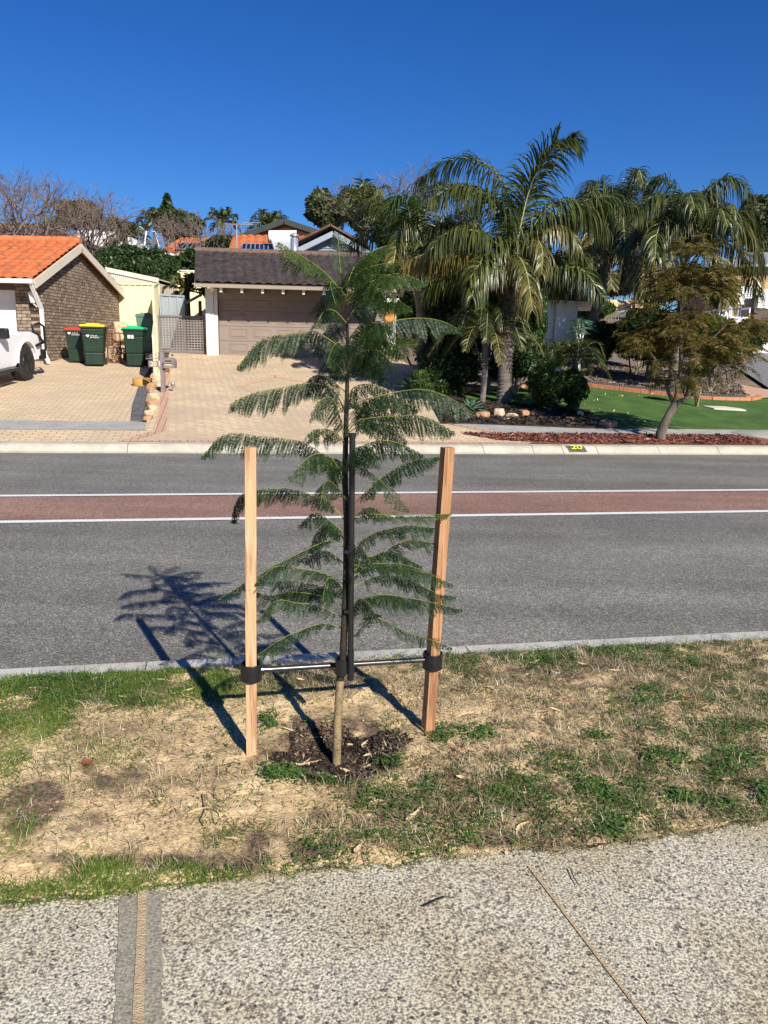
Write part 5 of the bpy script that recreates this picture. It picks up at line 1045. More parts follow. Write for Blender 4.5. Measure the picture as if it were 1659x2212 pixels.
b4=make_bin('grey green bin with a closed matching lid behind the green lidded bin','greylid',w=.5,d=.55,h=1.2,body='greylid'); putbin(b4,318,762,R(5))
# rusty cage and crate
cg=G(248,785); o=thing('rusty_cage',cg,'rusty open wire cage full of scraps standing right of the yellow lidded bin','cage'); w,d,h=.36,.4,.82; mb=MB()
for x in(-w/2,w/2):
    for y in(0,d): mb.beam(cg+[x,y,0],cg+[x,y,h],.03,.03,up=(0,1,0))
for z in(.02,h/2,h):
    mb.beam(cg+[-w/2,0,z],cg+[w/2,0,z],.025,.025); mb.beam(cg+[-w/2,d,z],cg+[w/2,d,z],.025,.025); mb.beam(cg+[-w/2,0,z],cg+[-w/2,d,z],.025,.025); mb.beam(cg+[w/2,0,z],cg+[w/2,d,z],.025,.025)
mb.build('frame',M['rust'],o); mb=MB()
for i in range(9): x=-w/2+w*i/9; mb.beam(cg+[x,0,0],cg+[x,0,h],.006,.006,up=(0,1,0))
mb.build('wire',M['rust'],o); V,Fc=crown_leaves([(cg+[0,d/2,.3],(.16,.17,.28),260)],.05); 
sc_=leafmat('scrap',[(0,(.25,.06,.04)),(.4,(.5,.36,.22)),(.7,(.7,.62,.5)),(1,(.3,.1,.06))],0,.8,nsc=8); nmesh('scraps',V,Fc,sc_,org=cg,label='mixed red and cream scraps piled inside the rusty cage',cat='scrap',kind='stuff')
cg=G(272,782)+[0,.5,0]; o=thing('dark_crate',cg,'dark slatted crate on the ground between rusty cage and green lidded bin','crate'); mb=MB()
for i in range(4): mb.box(cg+[0,0,.05+.09*i],(.34,.3,.05))
for x in(-.17,.17): mb.box(cg+[x,0,.18],(.03,.32,.38))
mb.build('slats',M['taupe_dk'],o)
# ------------------------------------------------ letterbox and number post
gp_=G(353,848); mp=thing('letterbox_post',gp_,'grey post with scrolled number 20 sign on the left and MAIL box on the right','letterbox'); Yp=gp_[1]
M['mailgrey']=mk('mail_grey',(.20,.17,.165),(.24,.205,.2),sc=3,rough=.55)
pz=lambda x,y:P(x,y,Yp)
mb=MB(); t=pz(350,759); mb.beam(gp_-[0,0,.1],t,.085,.085,up=(0,1,0)); mb.hexa([t+[-.05,-.05,0],t+[.05,-.05,0],t+[.05,.05,0],t+[-.05,.05,0]],[t+[-.01,-.01,.04],t+[.01,-.01,.04],t+[.01,.01,.04],t+[-.01,.01,.04]]); mb.build('post',M['mailgrey'],mp)
def scroll(mb,c,r_,turns,a0,sgn=1,rad=.007):
    pts=[]
    for i in range(26):
        u=i/25; a=a0+sgn*turns*6.283*u; rr=r_*(1-.85*u); pts.append(c+np.array([rr*math.cos(a),0,rr*math.sin(a)]))
    mb.tube(pts,rad,5)
mb=MB(); mb.tube([pz(315,775),pz(350,775)],.011,6); scroll(mb,pz(340,768),.075,1.6,-1.5,1); scroll(mb,pz(327,770),.05,1.6,-1.5,-1); scroll(mb,pz(344,762),.03,1.3,0,-1); scroll(mb,pz(345,795),.035,1.2,1.5,1); mb.build('scroll_bracket',M['rust'] if False else M['mailgrey'],mp)
c=pz(332,786); mb=MB(); mb.box(c,(.22,.02,.135)); sg_=mb.build('number_plate',M['mailgrey'],mp)
M['gold']=mk('gold_paint',(.72,.62,.35),rough=.5)
text('digits','20',.135,M['gold'],.003,sg_,tuple(c-ORG[mp.name]+np.array([0,-.013,-.004])),(R(90),0,0),bold=.002)
c=pz(367,784); mb=MB(); prof=[(-.115,-.11),(.115,-.11),(.115,.03)]+[(.115*math.cos(a),.03+.085*math.sin(a)) for a in np.linspace(0.1,math.pi-.1,9)]+[(-.115,.03)]
mb.prism([c+np.array([x,-.12,z]) for x,z in prof],(0,.28,0)); bx=mb.build('mailbox',M['mailgrey'],mp,bevel=.004)
mb=MB(); mb.box(c+[0,-.124,.045],(.15,.012,.018)); mb.build('slot',M['dark'],bx)
text('lettering','MAIL',.075,M['gold'],.003,bx,tuple(c-ORG[mp.name]+np.array([0,-.125,-.035])),(R(90),0,0),bold=.002)
mb=MB(); mb.box(c+[0,-.135,-.0],(.19,.03,.01)); mb.build('ledge',M['mailgrey'],bx)
mb=MB(); scroll(mb,pz(361,800)+[0,0,0],.05,1.7,1.6,-1,.008); scroll(mb,pz(372,768),.03,1.4,0,1); scroll(mb,pz(360,770),.03,1.4,3,-1); mb.build('scroll_below',M['dark'],mp)
# solar path light, stump, small rocks
g=G(374,846); mb=MB(); mb.lathe(g,[(.012,0),(.012,.1),(.045,.1),(.045,.17),(.055,.175),(.05,.2),(.01,.205)],10); mb.build('path_light',M['galv'],org=g,label='tiny solar path light standing on the cream driveway near the letterbox',cat='garden light')
g=G(308,834); mb=MB(); mb.lathe(g,[(.2,-.02),(.215,.03),(.22,.16),(.2,.185),(.01,.195)],24); mb.build('round_stone',M['gold_stone'],org=g,label='round golden sandstone block at the top end of the grey paver edging',cat='stone')
for i,(x,y,w,h,m_) in enumerate([(328,842,.1,.13,'stone_o'),(331,862,.12,.1,'stone'),(327,872,.12,.08,'stone_o'),(329,884,.1,.07,'stone'),(323,895,.09,.06,'stone'),(320,905,.09,.05,'stone_o'),(340,828,.16,.2,'stone'),(342,806,.15,.25,'stone')]):
    rock(G(x,y)+[0,0,h*.3],(w,w*.9,h),m_,['upright red brown rock at the top of the row by the low fence','rounded pale rock, second in the row by the grey edging','brownish rock, third in the row by the grey edging','pale rock in the middle of the row by the grey edging','small pale rock near the street end of the row','smallest brown rock at the street end of the row','pale rock beside the foot of the letterbox post','large pale rock behind the letterbox post'][i],'rocks between the driveways',i+1)
# rock wall scraps behind bins
for i,(x,y) in enumerate([(266,762),(262,745),(275,750)]): rock(PX(x,y,26.5)+[0,0,.35+.22*(i%2)],(.3,.25,.22),'stone',['lower pale rock behind the dark crate','upper pale rock seen above the rusty cage','pale rock partly hidden by the green lidded bin'][i],'rocks behind the bins',20+i)
# ------------------------------------------------ white four wheel drive, nose towards the garage
cg=G(62,822); cg[0]-=.95-.05
car=thing('parked_car',cg-np.array([0,3.75,0]),'white four wheel drive parked nose in on the left driveway','car',rx=R(4.5)); car.location.z=float(gz(cg[0],cg[1]-3.75))
ORG[car.name]=np.zeros(3)
body=[(-.45,.52),(-.5,.95),(-.42,1.06),(2.9,1.1),(4.1,1.08),(4.45,.98),(4.52,.75),(4.5,.5),(4.25,.42)]
def arch(cy,r_): return [(cy+r_*math.cos(a),.40+r_*math.sin(a)) for a in np.linspace(.05,math.pi-.05,10)]
body+=arch(3.75,.47)+[(3.2,.38),(1.1,.38)]+arch(.55,.47)+[(.0,.45)]
mb=MB(); mb.prism([(-.92,y,z) for y,z in body],(1.84,0,0)); mb.build('body',M['carwhite'],car,bevel=.05)
cab=[(-.4,1.05),(-.3,1.75),(-.1,1.85),(1.9,1.85),(2.15,1.78),(2.95,1.1)]
mb=MB(); mb.hexa([(-.88,y,z) if z<1.2 else (-.74,y,z) for y,z in cab],[(.88,y,z) if z<1.2 else (.74,y,z) for y,z in cab]); mb.build('cabin',M['carwhite'],car,bevel=.05)
for s_ in(-1,1):
    for pts in([(.2,1.14),(1.15,1.14),(1.15,1.7),(.3,1.7)],[(1.25,1.14),(2.6,1.14),(2.12,1.66),(1.25,1.7)],[(-.25,1.14),(.1,1.14),(.2,1.7),(-.15,1.68)]):
        f=lambda y,z:(s_*(.89-.14*(z-1.05)/.75),y,z)
        mb=MB(); mb.prism([f(y,z) for y,z in pts],(s_*.012,0,0)); mb.build('window',M['glass'],car)
    mb=MB(); mb.prism([(s_*.93,1.2,.5),(s_*.93,1.215,.5),(s_*.93,1.215,1.05),(s_*.93,1.2,1.05)],(s_*.002,0,0)); mb.prism([(s_*.93,2.45,.5),(s_*.93,2.465,.5),(s_*.93,2.465,1.05),(s_*.93,2.45,1.05)],(s_*.002,0,0)); mb.build('door_gap',M['dark'],car)
    mb=MB(); mb.box((s_*.945,1.42,.93),(.035,.2,.035)); mb.build('door_handle',M['carwhite'],car,bevel=.01)
    mb=MB(); mb.box((s_*1.05,2.55,1.14),(.2,.12,.22)); mm=mb.build('mirror',M['black'],car,bevel=.03)
    mb=MB(); mb.box((s_*.99,1.9,.36),(.16,2.2,.06)); mb.build('side_step',M['black'],car,bevel=.015)
    for y in(.55,3.75):
        mb=MB(); mb.tube([(s_*.66,y,.40),(s_*.70,y,.40),(s_*.90,y,.40),(s_*.93,y,.40)],[.36,.40,.40,.36],28,sm=False); w_=mb.build('wheel',M['rubber'],car)
        mb=MB(); mb.tube([(s_*.925,y,.40),(s_*.94,y,.40)],[.24,.23],20,sm=False); 
        for i in range(6): a=i*1.047; mb.box((s_*.945,y+.12*math.cos(a),.40+.12*math.sin(a)),(.012,.16,.05),rx=a)
        mb.build('rim',M['black'],w_)
        mb=MB(); q=[(s_*.945,y+.5*math.cos(a),.40+.5*math.sin(a)) for a in np.linspace(.1,3.04,12)]; mb.tube(q,.03,6); mb.build('flare',M['carwhite'],car)
    mb=MB(); mb.box((s_*.72,4.5,.82),(.3,.06,.14)); mb.build('headlight',M['steel'],car,bevel=.02)
mb=MB(); mb.tube([(-.95,4.25,.75),(-.95,4.62,.8),(-.8,4.72,.98),(.8,4.72,.98),(.95,4.62,.8),(.95,4.25,.75)],.035,8)
for x in(-.5,.5): mb.tube([(x,4.7,.45),(x,4.74,.98)],.03,8)
mb.box((0,4.6,.52),(1.9,.25,.22)); mb.build('bull_bar',M['black'],car)
# bull bar side hoop seen over the fender
mb=MB(); mb.tube([(.80,4.55,.95),(.84,4.35,1.2),(.9,4.62,1.24),(.95,4.75,1.15),(.95,4.72,.6)],.03,8); mb.build('bar_hoop',M['black'],car)
# ------------------------------------------------ palms
def palm(base,crown,fronds,tr,lb,ll=.75,lw=.030,nl=120,droop=.75,group='tall palms',trunk=True,name='palm_tree',extra=0,spread=(2.4,1.2),lenr=(.8,1.1),ymix=.25,boots=True,stiff=.4,rr=.025,trmat='palm_trunk',emat=None):
    base=np.array(base,float);crown=np.array(crown,float); o=thing(name,base,lb,'palm tree',group)
    mb=MB(); k=9; pts=[base-[0,0,.1]+(crown-base)*i/k+(np.array([.05*math.sin(i*1.3),0,0])*tr*3) for i in range(k+1)]; mb.tube(pts,[tr*(1.12 if i==0 else 1-.18*i/k) for i in range(k+1)],14)
    for i in range(22):
        u=.04+.72*i/22; c=base+(crown-base)*u; mb.tube([c,c+[0,0,.025]],tr*(1.03-.16*u),14,sm=False)
    mb.build('trunk',M[trmat],o)
    if boots:
        mb=MB()
        for i in range(16):
            a=i*2.4; u=.72+.28*i/16; c=base+(crown-base)*u; d=np.array([math.cos(a),math.sin(a),0]); mb.tube([c+d*tr*.7,c+d*tr*1.5+[0,0,.28],c+d*tr*2.6+[0,0,.62]],[tr*.35,tr*.22,tr*.08],5)
        mb.build('leaf_bases',M['rust'] if False else M['bark_grey'],o)
    for f in fronds:
        ctrl,mt=f[0],f[1]; kw=f[2] if len(f)>2 else {}
        q=dict(ll=ll,lw=lw,nl=nl,droop=droop,stiff=stiff,rr=rr); q.update(kw); palmfrond(crown,ctrl,q['ll'],q['lw'],o,mt,nl=q['nl'],droop=q['droop'],stiff=q['stiff'],rr=q['rr'],lift=q.get('lift',.25))
    for i in range(extra):
        a=i*2.4+.7; el=random.uniform(.1,1.1); Ln=spread[0]*random.uniform(*lenr); d=np.array([math.cos(a)*math.cos(el),math.sin(a)*math.cos(el),math.sin(el)])
        c1=crown+d*Ln*.4; c2=crown+d*Ln*.75-[0,0,Ln*.08]; c3_q=crown+d*Ln*np.array([1,1,.8])-[0,0,Ln*(.24+.25*random.random())]
        palmfrond(crown,[c1,c2,c3_q],ll,lw,o,(emat or ('L_palmy' if random.random()<ymix and el<.5 else 'L_palm')),nl=nl,droop=droop,stiff=stiff,rr=rr)
    return o
bA=G(1086,872); YA=bA[1]; cA=P(1106,612,YA)
pf=lambda pts,Y,dy: [P(a,b,Y+dy*(i+1)/len(pts)) for i,(a,b) in enumerate(pts)]
palm(bA,cA,[(pf([(1122,500),(1150,390),(1195,320),(1240,300)],YA,-.6),'L_palm',dict(ll=1.25,nl=230,lw=.036,droop=.3,stiff=.4,lift=.1)),
 (pf([(1112,510),(1090,400),(1030,345),(960,350),(900,395)],YA,.9),'L_palm',dict(ll=.95,nl=135,droop=.8)),
 (pf([(1100,520),(1060,430),(990,400),(930,430)],YA,-.9),'L_palm',dict(ll=.95,nl=130,droop=.8)),
 (pf([(1060,570),(980,545),(900,555),(848,590)],YA,-.5),'L_palmy',dict(ll=.8,nl=125,droop=.9)),
 (pf([(1150,530),(1195,490),(1232,500),(1248,540)],YA,-.7),'L_palmy',dict(ll=.7,nl=125,droop=.9)),
 (pf([(1150,520),(1230,450),(1310,425),(1380,450)],YA,.9),'L_palm',dict(ll=1.05,nl=135,droop=.85)),
 (pf([(1140,510),(1195,440),(1255,440),(1310,500)],YA,-.2),'L_palm',dict(ll=1.05,nl=130,droop=.85)),
 (pf([(1110,560),(1125,560),(1140,600),(1150,670)],YA,-1.6),'L_palmy',dict(ll=.8,nl=110,droop=.9)),
 (pf([(1085,560),(1050,550),(1030,590),(1020,640)],YA,-1.4),'L_palm',dict(ll=.8,nl=110,droop=.9)),
 (pf([(1085,540),(1030,500),(970,500),(930,540)],YA,-1.2),'L_palm',dict(ll=.85,nl=125,droop=.85)),
 (pf([(1130,540),(1160,520),(1172,545),(1170,590)],YA,-1.2),'L_palmy',dict(ll=.65,nl=80,droop=.85)),
 (pf([(1060,560),(1000,520),(940,520),(890,560)],YA,1.2),'L_palm',dict(ll=.9,nl=125,droop=.85)),
 (pf([(1095,500),(1060,430),(1010,400),(970,410)],YA,1.6),'L_palm',dict(ll=.9,nl=125,droop=.85)),
 (pf([(1140,550),(1170,540),(1195,560),(1200,600)],YA,1.2),'L_palmy',dict(ll=.6,nl=80,droop=.85)),
 ],.17,'tallest palm with one upright plume frond, ringed grey trunk by the front rocks',extra=6,spread=(2.2,1))
YBp=20.5; bB=PX(915,800,YBp); cB=P(905,590,YBp)
palm(bB,cB,[(pf([(880,510),(840,450),(800,435),(770,470)],YBp,.4),'L_palm',dict(ll=.95)),(pf([(890,500),(880,440),(860,425),(842,450)],YBp,-.6),'L_mid',dict(ll=.8,droop=.35)),
 (pf([(930,540),(965,490),(1000,460),(1030,450)],YBp,-.3),'L_palm',dict(ll=.9,droop=.5)),(pf([(910,510),(905,450),(925,410),(960,390)],YBp,.5),'L_palm',dict(ll=.9,droop=.6)),
 (pf([(860,560),(830,540),(800,560),(785,610)],YBp,-.4),'L_palm',dict(ll=.8)),(pf([(880,550),(860,530),(850,570),(852,620)],YBp,-1.4),'L_palmy',dict(ll=.7)),
 (pf([(940,560),(985,540),(1020,570),(1040,620)],YBp,-.8),'L_palm',dict(ll=.8)),(pf([(900,540),(905,520),(925,560),(930,620)],YBp,-1.6),'L_palm',dict(ll=.8)),(pf([(870,540),(830,500),(790,500),(760,530)],YBp,1.),'L_palm',dict(ll=.9))],.14,'shorter palm with a bright pale frond, left of the tallest palm over the entry',extra=7,spread=(2.3,1))
YC=21.5; bC=PX(1462,745,YC); cC=P(1484,560,YC)
palm(bC,cC,[(pf([(1500,470),(1540,400),(1585,385),(1625,425)],YC,-.4),'L_palm',dict(ll=.95,nl=125)),(pf([(1475,480),(1450,400),(1420,385),(1395,420)],YC,.5),'L_palm',dict(ll=.95,nl=125)),
 (pf([(1470,500),(1430,430),(1400,430),(1370,470)],YC,-.8),'L_palm',dict(ll=.95,nl=125)),(pf([(1520,500),(1570,480),(1620,510),(1650,580)],YC,-.6),'L_palmy',dict(ll=1.05,nl=130)),
 (pf([(1510,520),(1560,520),(1610,560),(1640,640)],YC,.6),'L_palmy',dict(ll=1.,nl=125)),(pf([(1495,480),(1510,420),(1540,420),(1560,470)],YC,1.),'L_palm',dict(ll=.9)),
 (pf([(1480,500),(1475,440),(1490,420),(1500,450)],YC,-1.6),'L_palm',dict(ll=.9)),(pf([(1450,540),(1420,530),(1400,570),(1395,640)],YC,-.8),'L_palmy',dict(ll=.9)),(pf([(1520,540),(1550,560),(1570,610),(1575,660)],YC,-1.3),'L_palmy',dict(ll=.9)),(pf([(1460,500),(1440,470),(1420,500),(1415,560)],YC,-1.4),'L_palm',dict(ll=.9))],.16,'wide palm with drooping fronds, behind the bronze leaved tree at the right',extra=8,spread=(2.6,1))
YD=25.5; bD=PX(1262,690,YD); cD=P(1322,520,YD)
palm(bD,cD,[(pf([(1315,450),(1300,400),(1280,395),(1255,430)],YD,-.5),'L_palm',dict(ll=1.1,nl=125)),(pf([(1340,460),(1370,410),(1400,410),(1425,460)],YD,-.3),'L_palm',dict(ll=1.2,nl=125)),(pf([(1300,480),(1265,440),(1240,450),(1225,520)],YD,-.6),'L_palm',dict(ll=1.1,nl=125)),
 (pf([(1345,490),(1380,480),(1405,520),(1415,590)],YD,-1.),'L_palmy',dict(ll=1.1,nl=125)),(pf([(1290,510),(1260,520),(1240,570),(1235,630)],YD,-.8),'L_palmy',dict(ll=1.1,nl=125)),(pf([(1325,470),(1330,440),(1345,470),(1350,540)],YD,-2.4),'L_palm',dict(ll=1.1,nl=120)),
 (pf([(1310,490),(1290,480),(1280,530),(1280,600)],YD,-2.),'L_palmy',dict(ll=1.1,nl=120)),(pf([(1330,500),(1350,500),(1365,550),(1370,620)],YD,-1.8),'L_palmy',dict(ll=1.1,nl=120)),(pf([(1320,460),(1310,430),(1330,410),(1350,420)],YD,1.),'L_palm',dict(ll=1.1,nl=120))],.17,'palm with brown leaf stubs between the tallest palm and the wide palm',extra=8,spread=(3,1))
# small date palms
def small(base,crown,tr,n_,Ln,lb,mt=('L_palm','L_palmy'),ll=.26,el0=(-.2,1.1),group='small palms'):
    o=thing('small_palm',base,lb,'palm tree',group); base=np.array(base);crown=np.array(crown); mb=MB(); mb.tube([base-[0,0,.05],(base+crown)/2+[.02,0,0],crown],[tr*1.15,tr,tr*.9],10)
    for i in range(10): c=base+(crown-base)*(.1+.85*i/10); mb.tube([c,c+[0,0,.03]],tr*1.15,8,sm=False)
    mb.build('trunk',M['palm_trunk'],o)
    for i in range(n_):
        a=i*2.4; el=el0[0]+(el0[1]-el0[0])*(i/n_); L_=Ln*random.uniform(.85,1.15); d=np.array([math.cos(a)*math.cos(el),math.sin(a)*math.cos(el),math.sin(el)])
        palmfrond(crown,[crown+d*L_*.45+[0,0,.05*L_],crown+d*L_*.8*np.array([1,1,.9])-[0,0,L_*.12],crown+d*L_*np.array([1.02,1.02,.6])-[0,0,L_*.42]],ll,.016,o,mt[1] if el<.15 else mt[0],nl=46,droop=.22,stiff=.8,rr=.012,lift=.3)
bE=G(1041,872); small(bE,P(1052,712,bE[1]),.065,34,1.3,'small date palm with yellowing hanging fronds in front of the thick ringed trunk')
bF=PX(1243,830,17.6); small(bF,P(1243,772,17.6),.07,18,.75,'low dark palm with yellow drooping tips behind the clipped conifers',ll=.24)
bH=PX(1180,800,20.2); small(bH,P(1205,770,20.2),.06,14,.8,'low palm behind the conifers with a few yellow tips',ll=.22)
# ------------------------------------------------ shrubs and bushes of the far gardens
def sb(px,py,Y,cx,cy,rx,ry,k,n_,size,mat,lb,dy=None,**kw):
    b=PX(px,py,Y); c=P(cx,cy,Y); r_=(rx*Y/F,(dy if dy else rx*Y/F*.8),ry*Y/F); return shrub('garden_shrub',b,c,r_,k,n_,size,mat,lb,'garden shrubs',**kw)
sb(1185,890,17.,1183,838,34,54,26,420,.035,'L_conif','upright dark green conifer bush behind the pale front rocks',dy=.45)
sb(1240,890,17.1,1236,842,26,44,20,380,.035,'L_conif','second clipped conifer bush, right beside the taller one, near the lawn',dy=.4)
sb(925,860,18.2,925,838,40,34,16,320,.04,'L_conif','low yellowish green conifer spreading by the driveway edge',dy=.6)
sb(960,850,19.2,965,820,62,62,22,520,.05,'L_dark','very dark hedge mass left of the small date palm',dy=.7)
sb(1010,800,21.5,1010,690,85,80,30,800,.07,'L_dark','big leafy bush filling the space under the palms in front of the entry')
sb(930,790,22.5,925,690,60,60,20,600,.07,'L_dark','dark leafy bush left of the palms beside the entry')
sb(1000,830,19.9,985,785,75,44,22,520,.05,'L_dark','low black green planting behind the dark hedge left of the small palm')
sb(1110,830,19.4,1112,792,50,40,18,460,.05,'L_dark','low dark planting between the thick trunk and the conifers')
sb(1400,775,24,1400,748,58,34,20,480,.06,'L_dark','dark planting right of the rounded hedge ball, behind the frangipani')
sb(1150,780,20.,1150,640,32,85,26,500,.055,'L_mid','tall fine leaved weeping bush just right of the thick palm trunk',dy=.6)
sb(1060,800,19.5,1055,655,60,62,24,620,.055,'L_dark','dark leafy bush rising behind the small date palm');sb(1165,790,22.6,1160,715,30,38,14,420,.055,'L_dark','dark narrow bush against the grey white wing wall')
sb(1120,790,21,1120,745,55,50,18,500,.06,'L_mid','mid green bush behind the thick palm trunk')
sb(1310,760,25,1305,736,40,42,20,560,.06,'L_dark','rounded dark hedge ball beside the grey white wall')
sb(1385,740,27,1385,710,55,42,20,560,.08,'L_dark','dark leafy bush behind the bare frangipani')
sb(1450,790,23,1440,740,60,42,22,560,.07,'L_dark','dark bush directly behind the trunk fork of the bronze tree')
sb(1540,790,22,1540,740,60,50,22,560,.07,'L_mid','green bush behind the right side of the bronze tree')
sb(1600,730,25,1605,725,55,30,18,500,.07,'L_dark','dark low bush left of the side street')
sb(1290,690,31,1290,675,36,22,14,360,.07,'L_mid','yellow green shrub beside the far palm trunk at the wing wall')
sb(1330,640,38,1330,622,60,26,16,420,.10,'L_palmy','yellowish far shrub above the pale rock wall')
sb(1420,660,34,1430,630,60,40,16,420,.10,'L_dark','dark far bush right of the brick pillar')
sb(1560,660,34,1560,640,40,34,16,380,.10,'L_dark','dark far bush left of the slatted roller door')
sb(1180,800,19.5,1180,790,40,24,12,320,.05,'L_dark','low dark planting under the agave cluster')
sb(1512,812,19.0,1512,800,26,14,8,200,.06,'L_mid','broad leaved low plant under the right limb of the bronze tree')
for i,(x,y,Y,L_,n_,lb) in enumerate([(890,820,19.,.62,26,'large blue green agave left of the dark hedge by the driveway'),(1017,893,16.3,.36,18,'pale green agave rosette beside the front rocks'),(1172,765,21,.55,22,'left agave of the cluster in front of the grey white wall'),(1198,765,21.3,.55,22,'right agave of the cluster in front of the grey white wall'),(1336,652,36,.6,16,'far agave left of two above the pale rock wall'),(1367,650,36,.6,16,'far agave right of two beside the brick pillar'),(1295,662,35,.5,14,'small far agave above the end of the wing roof')]):
    agave(PX(x,y,Y),n_,L_,L_*.24,lb)
# spiky dracaena by the wall
g=PX(1252,790,22); o=thing('spiky_plant',g,'pale spiky plant on thin bent stems beside the wing wall corner','plant'); mb=MB(); hd=[P(1252,700,22),P(1262,712,22.2),P(1245,720,21.9)]
for h_ in hd: mb.tube([g,(g+h_)/2+rng.normal(0,.08,3),h_],[.035,.028,.02],6)
mb.build('stem',M['greywhite'],o); mb=MB()
for h_ in hd:
    for i in range(34):
        d=rng.normal(size=3); d[2]=abs(d[2])*.6; d/=np.linalg.norm(d); s_=np.cross(d,UP); s_/=np.linalg.norm(s_); Ln=random.uniform(.3,.5); mb.poly([h_-s_*.012,h_+d*Ln*.5+[0,0,.03],h_+d*Ln-[0,0,.12],h_+d*Ln*.5+s_*.03])
mb.build('leaves',M['L_agave'],o)
# frangipani
g=G(1363,812); o=thing('frangipani',g,'thin bare forked stem with yellow leaf tips in the bark bed','small tree'); mb=MB(); f1=P(1359,775,g[1]); mb.tube([g,f1],[.035,.025],8); mb.tube([f1,P(1353,757,g[1]),P(1352,745,g[1])],[.022,.018,.015],6); mb.tube([f1,P(1368,770,g[1]),P(1374,760,g[1])],[.018,.015,.012],6); mb.build('stem',M['bark_grey'],o); V,Fc=crown_leaves([(P(1351,744,g[1]),(.12,.12,.07),16),(P(1359,744,g[1]),(.08,.08,.05),8)],.06); nmesh('leaves',V,Fc,leafmat('yellow_leaf',[(0,(.3,.35,.05)),(1,(.55,.5,.1))],.3),o)
# rocks of the front bed
RK=[(755,1080,30,22,'stone_o','small orange rock at the left end of the front rock border'),(880,1095,60,34,'stone_o','large brown orange rock below the pale agave'),(1012,1090,50,46,'stone','tall pale cream rock, the brightest of the border'),(1108,1095,48,26,'stone','flat pale rock leaning on the tall cream rock'),(1060,1118,45,16,'stone','low pale slab in front of the tall cream rock'),(1195,1090,46,38,'stone_o','pinkish tan boulder in front of the conifer bush'),(1277,1088,24,20,'stone_o','small tan rock right of the pinkish boulder'),(1350,1105,50,18,'stone_o','low shaded rock in front of the conifers'),(1440,1108,45,18,'stone_o','second low shaded rock in front of the conifers'),(1560,1115,50,20,'stone_o','shaded brown rock at the right conifer'),(1632,1090,26,34,'stone','pale angular rock at the right corner of the conifers')]
for i,(x,y,w,h,m_,lb) in enumerate(RK):
    x2,y2=k5(x,y); g=G(x2,y2); sc=.28*g[1]/F; rock(g+[0,h*sc*.5,h*sc*.62],(w*sc*.98,w*sc*.75,h*sc*.95),m_,lb,'rocks edging the dark bark bed',40+i)
g=G(*k7(325,1120)); rock(g+[0,0,.04],(.2,.15,.09),'stone_o','brown rock at the right tip of the dark bark bed','rocks edging the dark bark bed',61)
# ------------------------------------------------ bronze leaved street tree
g=G(1428,953); YT=g[1]; T=lambda x,y,dy=0:P(x,y,YT+dy); o=thing('bronze_tree',g,'crooked street tree with bronze green feathery leaves in the red bark strip','tree')
mb=MB(); mb.tube([g-[0,0,.1],T(1427,935),T(1436,915),T(1447,893),T(1459,872)],[.10,.088,.082,.078,.07],12); mb.build('trunk',M['bark_brown'],o)
br=[[(1456,874),(1445,850),(1436,825),(1434,790)],[(1456,872),(1460,845),(1458,815)],[(1462,870),(1480,862),(1505,848),(1530,815),(1560,808),(1600,790)],[(1482,860),(1474,838),(1466,815),(1470,760)],[(1484,858),(1486,830),(1490,770)],[(1470,800),(1471,740),(1474,706),(1472,676)],[(1474,690),(1468,650),(1462,610)],[(1474,690),(1490,655),(1505,625),(1520,590)],[(1530,815),(1550,780),(1560,730)],[(1434,800),(1410,770),(1390,740)],[(1490,780),(1530,740),(1570,700)]]
mb=MB()
for i,b_ in enumerate(br):
    n_=len(b_); r_=.042 if i in(0,2,5) else .03; dy=random.uniform(-.35,.35); mb.tube([T(a,c,dy*(j/(n_-1))) for j,(a,c) in enumerate(b_)],list(np.linspace(r_,r_*.35,n_)),7)
mb.build('branches',M['bark_brown'],o)
Q=[]
def spray(c,d,Ln,np_=11,pl=.16):
    pts=[c]; dd=d.copy()
    for i in range(np_): dd=dd+np.array([0,0,-.10]); dd/=np.linalg.norm(dd); pts.append(pts[-1]+dd*Ln/np_)
    for i in range(1,np_+1):
        T_=pts[i]-pts[i-1]; T_/=np.linalg.norm(T_); s_=np.cross(T_,UP); s_/=(np.linalg.norm(s_)+1e-6); prof=pl*math.sin(math.pi*min(.95,.2+.75*i/np_))
        for sg in(-1,1):
            e=s_*sg+T_*.5+np.array([0,0,-.35])+rng.normal(0,.15,3); e/=np.linalg.norm(e); w=np.cross(e,rng.normal(size=3)*.5+UP); w/=np.linalg.norm(w); w*=prof*.10; q=pts[i]; Q.append([q-w*.3,q+e*prof*.4+w,q+e*prof,q+e*prof*.4-w])
        w=s_*.004; Q.append([pts[i-1]-w,pts[i-1]+w,pts[i]+w,pts[i]-w])
for (x,y,rx,ry,n_,dy) in [(1500,735,125,55,560,.85),(1450,700,80,40,200,.6),(1560,770,75,40,200,.6),(1420,760,60,30,120,.5),(1495,610,80,66,520,.55),(1500,560,58,44,260,.42),(1610,700,45,35,110,.4),(1400,680,50,35,90,.4),(1480,815,70,18,70,.4),(1380,720,34,30,60,.3)]:
    c=T(x,y)
    for _ in range(n_):
        d=rng.normal(size=3); d/=np.linalg.norm(d); r_=random.random()**.45; q=c+d*np.array([rx*YT/F,dy,ry*YT/F])*r_
        if noise.noise(Vector((q[0]*1.6,q[1]*1.6,q[2]*4.2)))<-.04: continue
        a=d*[1,1,.25]+rng.normal(0,.4,3)*[1,1,.5]+[0,0,.12]; a/=np.linalg.norm(a); spray(q,a,random.uniform(.26,.46),11,.12)
V,Fc=quads(Q); nmesh('crown',V,Fc,M['L_brown'],o)
